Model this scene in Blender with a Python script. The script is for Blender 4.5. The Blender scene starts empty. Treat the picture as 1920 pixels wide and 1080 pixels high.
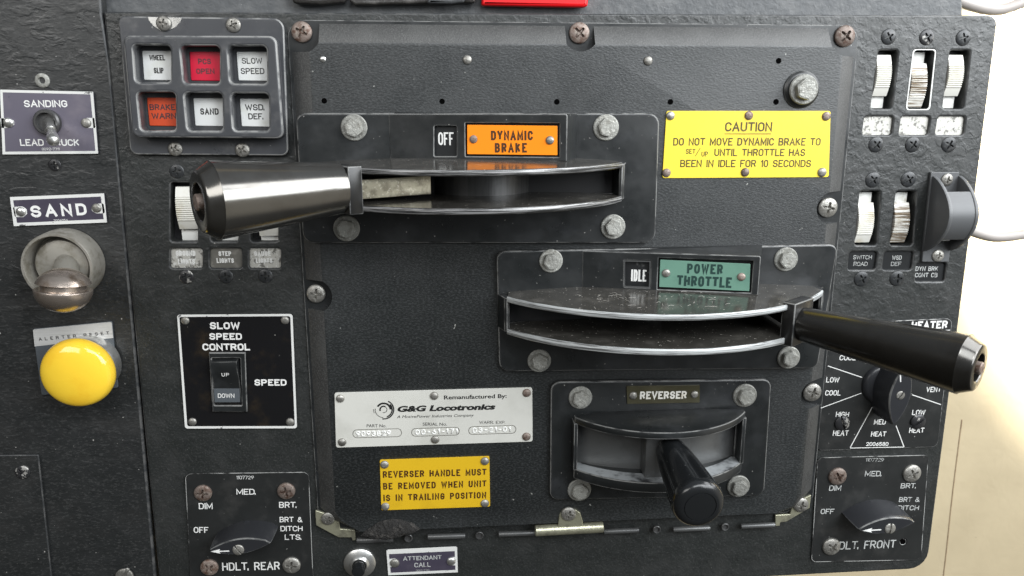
import bpy, bmesh, math, random
from mathutils import Vector, Matrix, Quaternion
random.seed(7)
SC = bpy.context.scene
COL = SC.collection

# ------------------------------------------------------------------ camera
# panel frame: X right, Z up, the panel face is the plane y = 0, -Y points out of the panel
F = 1450.0
D = 0.56
_r = Vector((0.99629604, -0.01930179, 0.0837952))
_d = Vector((-4.78045876e-04, 0.973223404, 0.229860778))
_y = Vector((-0.08598818, -0.22904944, 0.9696094))
cam_d = bpy.data.cameras.new('camera')
cam = bpy.data.objects.new('camera', cam_d)
COL.objects.link(cam)
cx = Vector((_r.x, _y.x, -_d.x)); cyd = Vector((_r.y, _y.y, -_d.y)); cz = Vector((_r.z, _y.z, -_d.z))
rot = Matrix((cx, -cyd, -cz)).transposed()
cam.matrix_world = Matrix.Translation((0, -D, 0)) @ rot.to_4x4()
cam_d.sensor_width = 36.0
cam_d.lens = 36.0 * F / 1920.0
cam_d.clip_start = 0.01
cam_d.clip_end = 50
cam_d.dof.use_dof = True
cam_d.dof.focus_distance = 0.56
cam_d.dof.aperture_fstop = 22
SC.camera = cam

# ------------------------------------------------------------------ light
w = bpy.data.worlds.new('World'); SC.world = w; w.use_nodes = True
nt = w.node_tree; nt.nodes.clear()
wo = nt.nodes.new('ShaderNodeOutputWorld'); bg = nt.nodes.new('ShaderNodeBackground')
tc = nt.nodes.new('ShaderNodeTexCoord'); dt = nt.nodes.new('ShaderNodeVectorMath'); dt.operation = 'DOT_PRODUCT'
dt.inputs[1].default_value = (0.45, -0.15, 0.87)
mr = nt.nodes.new('ShaderNodeMapRange'); mr.inputs[1].default_value = -1; mr.inputs[2].default_value = 1
cr = nt.nodes.new('ShaderNodeValToRGB')
cr.color_ramp.elements[0].position = 0.0; cr.color_ramp.elements[0].color = (0.05, 0.045, 0.035, 1)
cr.color_ramp.elements[1].position = 1.0; cr.color_ramp.elements[1].color = (0.62, 0.68, 0.74, 1)
e = cr.color_ramp.elements.new(0.42); e.color = (0.12, 0.115, 0.10, 1)
e = cr.color_ramp.elements.new(0.62); e.color = (0.33, 0.35, 0.37, 1)
nt.links.new(tc.outputs['Generated'], dt.inputs[0]); nt.links.new(dt.outputs['Value'], mr.inputs[0])
d2 = nt.nodes.new('ShaderNodeVectorMath'); d2.operation = 'DOT_PRODUCT'; d2.inputs[1].default_value = (0.95, -0.22, -0.22)
m2 = nt.nodes.new('ShaderNodeMapRange'); m2.interpolation_type = 'SMOOTHSTEP'; m2.inputs[1].default_value = 0.80; m2.inputs[2].default_value = 0.95
ad = nt.nodes.new('ShaderNodeMix'); ad.data_type = 'RGBA'; ad.inputs['B'].default_value = (1.0, 0.93, 0.78, 1)
nt.links.new(tc.outputs['Generated'], d2.inputs[0]); nt.links.new(d2.outputs['Value'], m2.inputs[0]); nt.links.new(m2.outputs[0], ad.inputs['Factor'])
nt.links.new(mr.outputs[0], cr.inputs[0]); nt.links.new(cr.outputs[0], ad.inputs['A']); nt.links.new(ad.outputs['Result'], bg.inputs[0]); nt.links.new(bg.outputs[0], wo.inputs[0])
bg.inputs[1].default_value = 0.58


def area(name, loc, target, sx, sy, power, col):
    l = bpy.data.lights.new(name, 'AREA'); l.shape = 'RECTANGLE'; l.size = sx; l.size_y = sy; l.energy = power; l.color = col
    o = bpy.data.objects.new(name, l); COL.objects.link(o); o.location = loc
    o.rotation_euler = (Vector(target) - Vector(loc)).to_track_quat('-Z', 'Y').to_euler()
    return o


area('side_window_light', (1.10, -1.10, 0.46), (0.2, 0, -0.05), 1.05, 0.8, 25, (0.93, 0.97, 1.0))
area('rear_window_light', (-0.85, -1.2, 0.55), (-0.05, 0, -0.1), 0.8, 0.5, 8, (1.0, 0.98, 0.95))
area('overhead_fill_light', (0.38, -1.15, 0.80), (0.08, 0, 0.02), 1.0, 0.55, 15, (0.95, 0.98, 1.0))  # added fill lamp, boosts sheen on the upper panel; no window there
sp = bpy.data.lights.new('sunbeam_light', 'SPOT'); sp.energy = 190; sp.spot_size = math.radians(64); sp.spot_blend = 0.2; sp.color = (1.0, 0.97, 0.86); sp.shadow_soft_size = 0.01
area('windshield_light', (1.05, -0.24, 0.55), (-0.05, -0.06, -0.05), 0.85, 0.85, 19, (0.96, 0.98, 1.0))
so = bpy.data.objects.new('sunbeam_light', sp); COL.objects.link(so); so.location = (0.95, -0.35, 0.35)
so.rotation_euler = (Vector((1.02, 0.3, 0.08)) - Vector(so.location)).to_track_quat('-Z', 'Y').to_euler()

SC.view_settings.view_transform = 'Standard'
SC.view_settings.look = 'None'
SC.view_settings.gamma = 1
SC.view_settings.exposure = -0.12


# ------------------------------------------------------------------ geometry helpers
def ray(px, py):
    v = Vector(((px - 960) / F, (py - 540) / F, 1))
    return Vector((v.dot(_r), v.dot(_y), -v.dot(_d)))


class Pl:
    """a flat face of the place: origin, two axes and its outward normal"""
    def __init__(s, o, u, v):
        s.o = Vector(o); s.u = Vector(u).normalized(); s.n = s.u.cross(Vector(v)).normalized(); s.v = s.n.cross(s.u)

    def hit3(s, px, py):
        d = ray(px, py); c = Vector((0, -D, 0))
        return c + d * ((s.o - c).dot(s.n) / d.dot(s.n))

    def hit(s, px, py):
        p = s.hit3(px, py) - s.o
        return Vector((p.dot(s.u), p.dot(s.v)))

    def w(s, a, b, d=0):
        return s.o + s.u * a + s.v * b + s.n * d

    def k(s, px, py):
        return (s.hit(px + 1, py) - s.hit(px, py)).length

    def up(s, mm):
        return Pl(s.o + s.n * mm / 1000, s.u, s.v)


def H(h):
    return Pl((0, -h / 1000, 0), (1, 0, 0), (0, 0, 1))


def P(px, py, h):
    return H(h).hit3(px, py)


def rnd(pts, r, seg=5):
    pts = [Vector(p) for p in pts]
    n = len(pts); out = []
    rr = r if isinstance(r, (list, tuple)) else [r] * n
    for i in range(n):
        p, a, b = pts[i], pts[i - 1], pts[(i + 1) % n]
        ri = rr[i]
        if ri <= 0:
            out.append(p); continue
        u = (a - p).normalized(); v = (b - p).normalized()
        ang = u.angle(v)
        t = min(ri / math.tan(ang / 2), (a - p).length * 0.49, (b - p).length * 0.49)
        ri = t * math.tan(ang / 2)
        c = p + (u + v).normalized() * (ri / math.sin(ang / 2))
        s0 = p + u * t - c; s1 = p + v * t - c
        tot = s0.angle_signed(s1)
        for j in range(seg + 1):
            q = s0.copy(); q.rotate(Matrix.Rotation(-tot * j / seg, 2))
            out.append(c + q)
    return out


def q(pl, pxs, r=0, seg=5):
    """pixel corners on face pl -> rounded outline (r in mm)"""
    rr = [x / 1000 for x in r] if isinstance(r, (list, tuple)) else r / 1000
    return rnd([pl.hit(*p) for p in pxs], rr, seg)


def box(x0, y0, x1, y1):
    return [(x0, y0), (x1, y0), (x1, y1), (x0, y1)]


def finish(me, ang=35):
    me.polygons.foreach_set('use_smooth', [True] * len(me.polygons))
    try:
        me.set_sharp_from_angle(angle=math.radians(ang))
    except Exception:
        pass
    return me


def slab(pl, outer, holes=(), t=2.0, bev=0.3, top=0.0, res=2):
    """plate on face pl, its top at `top` mm above it, t mm thick, with real holes and rounded edges"""
    t /= 1000; bev /= 1000; top /= 1000
    cu = bpy.data.curves.new('outline', 'CURVE'); cu.dimensions = '2D'; cu.fill_mode = 'BOTH'
    def area2(p):
        return sum(p[i - 1][0] * p[i][1] - p[i][0] * p[i - 1][1] for i in range(len(p)))
    for i, pts in enumerate([outer] + list(holes)):
        pts = [Vector(p) for p in pts]
        if area2(pts) < 0:
            pts = pts[::-1]
        s = cu.splines.new('POLY'); s.points.add(len(pts) - 1); s.use_cyclic_u = True
        for j, p in enumerate(pts):
            s.points[j].co = (p[0], p[1], 0, 1)
    cu.extrude = max(t / 2 - bev, 0); cu.bevel_depth = bev; cu.bevel_resolution = res; cu.offset = -bev
    ob = bpy.data.objects.new('outline', cu); COL.objects.link(ob)
    dg = bpy.context.evaluated_depsgraph_get()
    me = bpy.data.meshes.new_from_object(ob.evaluated_get(dg))
    bpy.data.objects.remove(ob); bpy.data.curves.remove(cu)
    for v in me.vertices:
        c = v.co
        v.co = pl.w(c.x, c.y, c.z - t / 2 + top)
    if bev > 0:
        for p in me.polygons:
            if 0.12 < p.normal.dot(pl.n) < 0.97: p.material_index = 1
    return finish(me)


def merge(*ms):
    bm = bmesh.new()
    for m in ms:
        bm.from_mesh(m)
    me = bpy.data.meshes.new('shape'); bm.to_mesh(me); bm.free()
    return finish(me)


def mesh(vs, fs, ang=35, fix=True):
    me = bpy.data.meshes.new('shape'); me.from_pydata([tuple(v) for v in vs], [], fs)
    if fix:
        bm = bmesh.new(); bm.from_mesh(me); bmesh.ops.recalc_face_normals(bm, faces=bm.faces); bm.to_mesh(me); bm.free()
    return finish(me, ang)


def bevel(me, w, seg=2, ang=30):
    bm = bmesh.new(); bm.from_mesh(me)
    es = [e for e in bm.edges if len(e.link_faces) == 2 and e.calc_face_angle(0) > math.radians(ang)]
    rb = bmesh.ops.bevel(bm, geom=es, offset=w / 1000, segments=seg, profile=0.5, affect='EDGES', clamp_overlap=True)
    for f_ in rb['faces']: f_.material_index = 1
    bm.to_mesh(me); bm.free()
    return finish(me)


def lathe(o, axis, prof, seg=40, up=None, shape=None, cap=True):
    """surface of revolution; prof = [(r, along)] in mm from base to tip"""
    o = Vector(o); axis = Vector(axis).normalized()
    ref = Vector(up) if up else (Vector((0, 0, 1)) if abs(axis.z) < 0.9 else Vector((1, 0, 0)))
    a = ref.cross(axis).normalized(); b = axis.cross(a)
    vs = []; fs = []
    for i, (r, h) in enumerate(prof):
        for j in range(seg):
            th = 2 * math.pi * j / seg
            rr = r / 1000 * (shape(th, i, h) if shape else 1)
            vs.append(o + axis * h / 1000 + a * rr * math.cos(th) + b * rr * math.sin(th))
    for i in range(len(prof) - 1):
        for j in range(seg):
            k = (j + 1) % seg
            fs.append((i * seg + j, i * seg + k, (i + 1) * seg + k, (i + 1) * seg + j))
    if cap:
        fs.append(tuple(range(seg))[::-1]); n = (len(prof) - 1) * seg
        fs.append(tuple(range(n, n + seg)))
    return mesh(vs, fs)


def tube(pts, r, seg=12):
    """round cable through points (m), radius mm"""
    P_ = [Vector(p) for p in pts]; n = len(P_)
    pp = []
    for i in range(n - 1):
        a = P_[max(i - 1, 0)]; b = P_[i]; c = P_[i + 1]; d = P_[min(i + 2, n - 1)]
        for s in range(8):
            t = s / 8
            pp.append(0.5 * ((2 * b) + (c - a) * t + (2 * a - 5 * b + 4 * c - d) * t * t + (3 * b - a - 3 * c + d) * t ** 3))
    pp.append(P_[-1])
    vs = []; fs = []
    for i, p in enumerate(pp):
        t = (pp[min(i + 1, len(pp) - 1)] - pp[max(i - 1, 0)]).normalized()
        a = t.cross(Vector((0, 1, 0.01))).normalized(); b = t.cross(a)
        for j in range(seg):
            th = 2 * math.pi * j / seg
            vs.append(p + (a * math.cos(th) + b * math.sin(th)) * r / 1000)
    for i in range(len(pp) - 1):
        for j in range(seg):
            k = (j + 1) % seg
            fs.append((i * seg + j, i * seg + k, (i + 1) * seg + k, (i + 1) * seg + j))
    fs.append(tuple(range(seg))); n = (len(pp) - 1) * seg; fs.append(tuple(range(n, n + seg)))
    return mesh(vs, fs)


def obox(o, ax, ay, az, sx, sy, sz, bev=0.4):
    """oriented box centred at o, sizes in mm"""
    o = Vector(o); vs = []
    for k in (-1, 1):
        for j in (-1, 1):
            for i in (-1, 1):
                vs.append(o + Vector(ax) * i * sx / 2000 + Vector(ay) * j * sy / 2000 + Vector(az) * k * sz / 2000)
    me = mesh(vs, [(0, 2, 3, 1), (4, 5, 7, 6), (0, 1, 5, 4), (2, 6, 7, 3), (0, 4, 6, 2), (1, 3, 7, 5)])
    return bevel(me, bev) if bev else me


def prism(pl2, a0, a1, fn):
    """polygon pl2 swept between a0 and a1; fn(p, a) -> world point"""
    n = len(pl2)
    vs = [fn(p, a0) for p in pl2] + [fn(p, a1) for p in pl2]
    fs = [tuple(range(n)), tuple(range(n, 2 * n))] + [(i, (i + 1) % n, n + (i + 1) % n, n + i) for i in range(n)]
    return mesh(vs, fs)


_txt = {}


def text_raw(s, bold=0.0, shear=0.0):
    key = (s, bold, shear)
    if key not in _txt:
        cu = bpy.data.curves.new('lettering', 'FONT'); cu.body = s; cu.size = 1; cu.offset = bold; cu.shear = shear; cu.resolution_u = 3
        ob = bpy.data.objects.new('lettering', cu); COL.objects.link(ob)
        me = bpy.data.meshes.new_from_object(ob.evaluated_get(bpy.context.evaluated_depsgraph_get()))
        bpy.data.objects.remove(ob); bpy.data.curves.remove(cu)
        _txt[key] = ([v.co.copy() for v in me.vertices], [tuple(p.vertices) for p in me.polygons])
    return _txt[key]


def text(pl, s, l, rgt, cap, bold=0.0, shear=0.0, lift=0.12):
    """lettering on face pl: l / rgt = pixel ends of the base line, cap = capital height in pixels"""
    vs, fs = text_raw(s, bold, shear)
    hv, _ = text_raw('H', bold, 0.0)
    x0 = min(v.x for v in vs); x1 = max(v.x for v in vs)
    c0 = min(v.y for v in hv); c1 = max(v.y for v in hv)
    A = pl.hit(*l); B = pl.hit(*rgt); ux = B - A
    mid = ((l[0] + rgt[0]) / 2, (l[1] + rgt[1]) / 2)
    hh = (pl.hit(mid[0], mid[1] - cap) - pl.hit(*mid)).length
    uy = Vector((-ux.y, ux.x)).normalized() * hh
    out = []
    for v in vs:
        p = A + ux * ((v.x - x0) / (x1 - x0)) + uy * ((v.y - c0) / (c1 - c0))
        out.append(pl.w(p.x, p.y, lift / 1000))
    me = bpy.data.meshes.new('shape'); me.from_pydata([tuple(v) for v in out], [], fs)
    return me


# --- single-stroke engraving alphabet: polylines in a box of width w, height 1
def _arc(cx_, cy_, rx_, ry_, a0, a1, n=8):
    return [(cx_ + rx_ * math.cos(math.radians(a0 + (a1 - a0) * i / n)), cy_ + ry_ * math.sin(math.radians(a0 + (a1 - a0) * i / n))) for i in range(n + 1)]


def _glyphs():
    G = {}
    W = 0.60
    R3 = 0.30
    oval = _arc(.30, .70, .30, .30, 0, 180, 10) + _arc(.30, .30, .30, .30, 180, 360, 10) + [(.60, .70)]
    G['A'] = (.68, [[(0, 0), (.34, 1), (.68, 0)], [(.115, .34), (.565, .34)]])
    G['B'] = (W, [[(0, 0), (0, 1)], [(0, 1), (.34, 1)] + _arc(.34, .76, .22, .24, 90, -90) + [(0, .52)], [(.30, .52)] + _arc(.34, .26, .26, .26, 90, -90) + [(0, 0)]])
    G['C'] = (.58, [_arc(.30, .70, .30, .30, 18, 180, 9) + _arc(.30, .30, .30, .30, 180, 342, 9)])
    G['D'] = (W, [[(0, 0), (0, 1), (.28, 1)] + _arc(.28, .68, .32, .32, 90, 0) + _arc(.28, .32, .32, .32, 0, -90) + [(0, 0)]])
    G['E'] = (.52, [[(.52, 1), (0, 1), (0, 0), (.52, 0)], [(0, .52), (.45, .52)]])
    G['F'] = (.52, [[(.52, 1), (0, 1), (0, 0)], [(0, .50), (.44, .50)]])
    G['G'] = (W, [_arc(.30, .70, .30, .30, 18, 180, 9) + _arc(.30, .30, .30, .30, 180, 360, 10) + [(.60, .48), (.34, .48)]])
    G['H'] = (W, [[(0, 0), (0, 1)], [(.60, 0), (.60, 1)], [(0, .51), (.60, .51)]])
    G['I'] = (0.0, [[(0, 0), (0, 1)]])
    G['K'] = (W, [[(0, 0), (0, 1)], [(.58, 1), (0, .38)], [(.20, .58), (.60, 0)]])
    G['L'] = (.50, [[(0, 1), (0, 0), (.50, 0)]])
    G['M'] = (.76, [[(0, 0), (0, 1), (.38, .18), (.76, 1), (.76, 0)]])
    G['N'] = (.62, [[(0, 0), (0, 1), (.62, 0), (.62, 1)]])
    G['O'] = (W, [oval])
    G['P'] = (W, [[(0, 0), (0, 1)], [(0, 1), (.33, 1)] + _arc(.33, .73, .26, .27, 90, -90) + [(0, .46)]])
    G['R'] = (W, [[(0, 0), (0, 1)], [(0, 1), (.33, 1)] + _arc(.33, .74, .26, .26, 90, -90) + [(0, .48)], [(.34, .48), (.60, 0)]])
    G['S'] = (.58, [_arc(.29, .745, .28, .255, 15, 180, 8) + _arc(.29, .745, .29, .235, 180, 270, 5)[1:] + _arc(.29, .265, .29, .245, 90, 0, 5) + _arc(.29, .265, .29, .265, 0, -168, 9)[1:]])
    G['T'] = (.60, [[(0, 1), (.60, 1)], [(.30, 1), (.30, 0)]])
    G['U'] = (W, [[(0, 1), (0, .30)] + _arc(.30, .30, .30, .30, 180, 360, 10) + [(.60, 1)]])
    G['V'] = (.66, [[(0, 1), (.33, 0), (.66, 1)]])
    G['W'] = (.92, [[(0, 1), (.22, 0), (.46, .86), (.70, 0), (.92, 1)]])
    G['X'] = (.62, [[(0, 0), (.62, 1)], [(0, 1), (.62, 0)]])
    G['Y'] = (.64, [[(0, 1), (.32, .46), (.64, 1)], [(.32, .46), (.32, 0)]])
    G['&'] = (.70, [[(.70, 0), (.16, .70)] + _arc(.31, .80, .17, .20, 200, 0, 8), [(.48, .80), (.06, .42)] + _arc(.27, .25, .27, .25, 150, 300, 8) + [(.66, .46)]])
    G['0'] = (.52, [[(x * .52 / .6, y) for x, y in oval]])
    G['1'] = (.16, [[(0, .82), (.16, 1), (.16, 0)]])
    G['2'] = (.54, [_arc(.27, .73, .27, .27, 170, -20, 9) + [(0, 0), (.54, 0)]])
    G['3'] = (.54, [_arc(.26, .76, .26, .24, 160, -80, 9) + [(.24, .52)], [(.28, .52)] + _arc(.27, .265, .27, .265, 80, -165, 10)])
    G['4'] = (.56, [[(.42, 0), (.42, 1), (0, .28)], [(0, .28), (.56, .28)]])
    G['5'] = (.54, [[(.50, 1), (.06, 1), (.03, .55)] + _arc(.26, .32, .28, .32, 120, -150, 10)])
    G['6'] = (.54, [_arc(.27, .29, .27, .29, 160, -200, 14), [(.44, 1), (.06, .45)]])
    G['7'] = (.52, [[(0, 1), (.52, 1), (.18, 0)]])
    G['8'] = (.54, [_arc(.27, .76, .23, .24, 0, 360, 14), _arc(.27, .265, .27, .265, 0, 360, 14)])
    G['9'] = (.54, [_arc(.27, .71, .27, .29, -20, 340, 14), [(.10, 0), (.48, .55)]])
    G['-'] = (.34, [[(0, .48), (.34, .48)]])
    G['.'] = (.0, [[(0, -.02), (0, .12)]])
    G[':'] = (.0, [[(0, .0), (0, .14)], [(0, .5), (0, .64)]])
    G['/'] = (.40, [[(0, -.05), (.40, 1.05)]])
    return G


GL_ = _glyphs()


def ribbon(pts, wd, closed=False):
    """flat stroke of width wd along a 2D polyline with mitred corners"""
    p = [Vector(x) for x in pts]
    pp = [p[0]]
    for x in p[1:]:
        if (x - pp[-1]).length > 1e-7: pp.append(x)
    p = pp; n = len(p); L = []; Rr_ = []
    for i in range(n):
        a = (p[i] - p[i - 1]).normalized() if i else ((p[-1] - p[-2]).normalized() if closed else (p[1] - p[0]).normalized())
        b = (p[i + 1] - p[i]).normalized() if i < n - 1 else ((p[1] - p[0]).normalized() if closed else a)
        t = a + b
        t = t.normalized() if t.length > 1e-4 else Vector((-a.y, a.x))
        m = Vector((-t.y, t.x)); c = max(m.dot(Vector((-a.y, a.x))), 0.45)
        o = m * (wd / 2 / c)
        L.append(p[i] + o); Rr_.append(p[i] - o)
    return L, Rr_


def stext(pl, s, l, rgt, cap, wt=0.14, lift=0.12, shear=0.0, mx=1.35):
    A = pl.hit(*l); B = pl.hit(*rgt); ux = (B - A); Wd = ux.length; ux = ux / Wd
    uy = Vector((-ux.y, ux.x)); mid = ((l[0] + rgt[0]) / 2, (l[1] + rgt[1]) / 2)
    hh = (pl.hit(mid[0], mid[1] - cap) - pl.hit(*mid)).length
    wd = wt * hh
    chs = [(c_, GL_[c_] if c_ != ' ' else None) for c_ in s]
    sw = sum(g_[0] if g_ else 0.34 for c_, g_ in chs)
    ng = sum(0.6 if b_[0] in '.:' else 1.0 for b_ in chs[1:])
    g = wd + 0.10 * hh; sy = hh - wd
    sx = (Wd - wd - ng * g) / max(sw, 1e-6)
    if sx < 0.62 * sy:
        g = wd + 0.055 * hh; sx = (Wd - wd - ng * g) / max(sw, 1e-6)
    if sx > mx * sy and ng:
        sx = mx * sy; g = (Wd - wd - sw * sx) / ng
    x = 0.0; items = []
    for i, (c_, g_) in enumerate(chs):
        if i: x += g * (0.6 if c_ in '.:' else 1.0)
        if g_:
            items.append((x, g_[1])); x += g_[0] * sx
        else:
            x += 0.34 * sx
    vs = []; fs = []
    for j, (x0, st) in enumerate(items):
        for k, pts in enumerate(st):
            q2 = []
            for (px_, py_) in pts:
                q2.append(A + ux * (wd / 2 + x0 + px_ * sx + shear * py_ * hh) + uy * (wd / 2 + py_ * sy))
            # butt ends stretched by half a stroke so that corners close
            cl = (q2[0] - q2[-1]).length < 1e-6
            if not cl:
                e0 = 0.5 if k == 0 else 0.0
                d0 = (q2[0] - q2[1]).normalized() * wd * e0; d1 = (q2[-1] - q2[-2]).normalized() * wd * e0
                q2[0] = q2[0] + d0; q2[-1] = q2[-1] + d1
            Lp, Rp = ribbon(q2, wd, cl); o = len(vs); n = len(Lp)
            lf = (lift + 0.012 * (k + 3 * (j % 2))) / 1000
            for a, b in zip(Lp, Rp):
                vs += [pl.w(a.x, a.y, lf), pl.w(b.x, b.y, lf)]
            for i in range(n - 1):
                fs.append((o + 2 * i, o + 2 * i + 1, o + 2 * i + 3, o + 2 * i + 2))
    me = bpy.data.meshes.new('shape'); me.from_pydata([tuple(v) for v in vs], [], fs)
    return me


def texts(pl, rows, bold=0.0, lift=0.12):
    ms = []
    for row in rows:
        s, x0, x1, b, t = row[:5]
        kw = row[5] if len(row) > 5 else {}
        b2 = kw.get('b2', b)
        if all(ch == ' ' or ch in GL_ for ch in s) and not kw.get('shear'):
            ms.append(stext(pl, s, (x0, b), (x1, b2), (b + b2) / 2 - t, kw.get('wt', (0.15 if (b + b2) / 2 - t > 7.5 else 0.115) + 2.2 * max(kw.get('bold', bold), -0.01)), kw.get('lift', lift), 0.0, kw.get('mx', 1.35)))
            continue
        ms.append(text(pl, s, (x0, b), (x1, b2), (b + b2) / 2 - t, kw.get('bold', bold), kw.get('shear', 0), kw.get('lift', lift)))
    return merge(*ms)


def line(pl, a, b, wpx, lift=0.12):
    A = pl.hit(*a); B = pl.hit(*b); d = (B - A).normalized(); n = Vector((-d.y, d.x)) * wpx * pl.k(*a) / 2
    pts = [A + n, A - n, B - n, B + n]
    me = bpy.data.meshes.new('shape'); me.from_pydata([tuple(pl.w(p.x, p.y, lift / 1000)) for p in pts], [], [(0, 1, 2, 3)])
    return me


def border(pl, outer, inset_px, r=0.0, t=0.15, lift=0.08):
    """flat printed frame along the outline given by pixel corners"""
    cxp = sum(p[0] for p in outer) / 4; cyp = sum(p[1] for p in outer) / 4
    inn = [(p[0] + (inset_px if p[0] < cxp else -inset_px), p[1] + (inset_px if p[1] < cyp else -inset_px)) for p in outer]
    return slab(pl, q(pl, outer, r), [q(pl, inn, max(r * 0.8, 0))], t, 0, lift)


# ------------------------------------------------------------------ scene-graph helpers
WL = {}


def tag(o, label=None, cat=None, group=None, kind=None):
    if label: o['label'] = label
    if cat: o['category'] = cat
    if group: o['group'] = group
    if kind: o['kind'] = kind
    return o


def thing(name, label, cat, loc, group=None):
    o = bpy.data.objects.new(name, None); COL.objects.link(o); o.location = loc; o.empty_display_size = 0.01
    WL[o] = Vector(loc)
    return tag(o, label, cat, group)


def node(name, loc, parent):
    o = bpy.data.objects.new(name, None); COL.objects.link(o); o.empty_display_size = 0.01
    o.location = Vector(loc) - WL[parent]; o.parent = parent; WL[o] = Vector(loc)
    return o


def part(name, me, mat, parent=None, label=None):
    n = len(me.vertices)
    lo = Vector((min(v.co.x for v in me.vertices), min(v.co.y for v in me.vertices), min(v.co.z for v in me.vertices)))
    hi = Vector((max(v.co.x for v in me.vertices), max(v.co.y for v in me.vertices), max(v.co.z for v in me.vertices)))
    c = (lo + hi) / 2
    me.transform(Matrix.Translation(-c))
    if mat and not me.materials:
        me.materials.append(mat)
        me.materials.append(WORN_LIT.get(mat, mat))
    me.name = name
    o = bpy.data.objects.new(name, me); COL.objects.link(o)
    o.location = c - (WL[parent] if parent else Vector())
    o.parent = parent
    WL[o] = c
    if label: o['label'] = label
    return o


def inst(name, me, parent, loc, s=1.0, spin=0.0, n=None, label=None):
    """copy of a small fastener mesh (built facing -Y, radius 1) at a place on the panel"""
    o = bpy.data.objects.new(name, me); COL.objects.link(o)
    o.location = Vector(loc) - (WL[parent] if parent else Vector()); o.parent = parent
    qn = Vector((0, -1, 0)).rotation_difference(n) if n else Quaternion()
    o.rotation_mode = 'QUATERNION'; o.rotation_quaternion = qn @ Quaternion((0, 1, 0), spin)
    o.scale = (s, s, s)
    WL[o] = Vector(loc)
    if label: o['label'] = label
    return o


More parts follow.
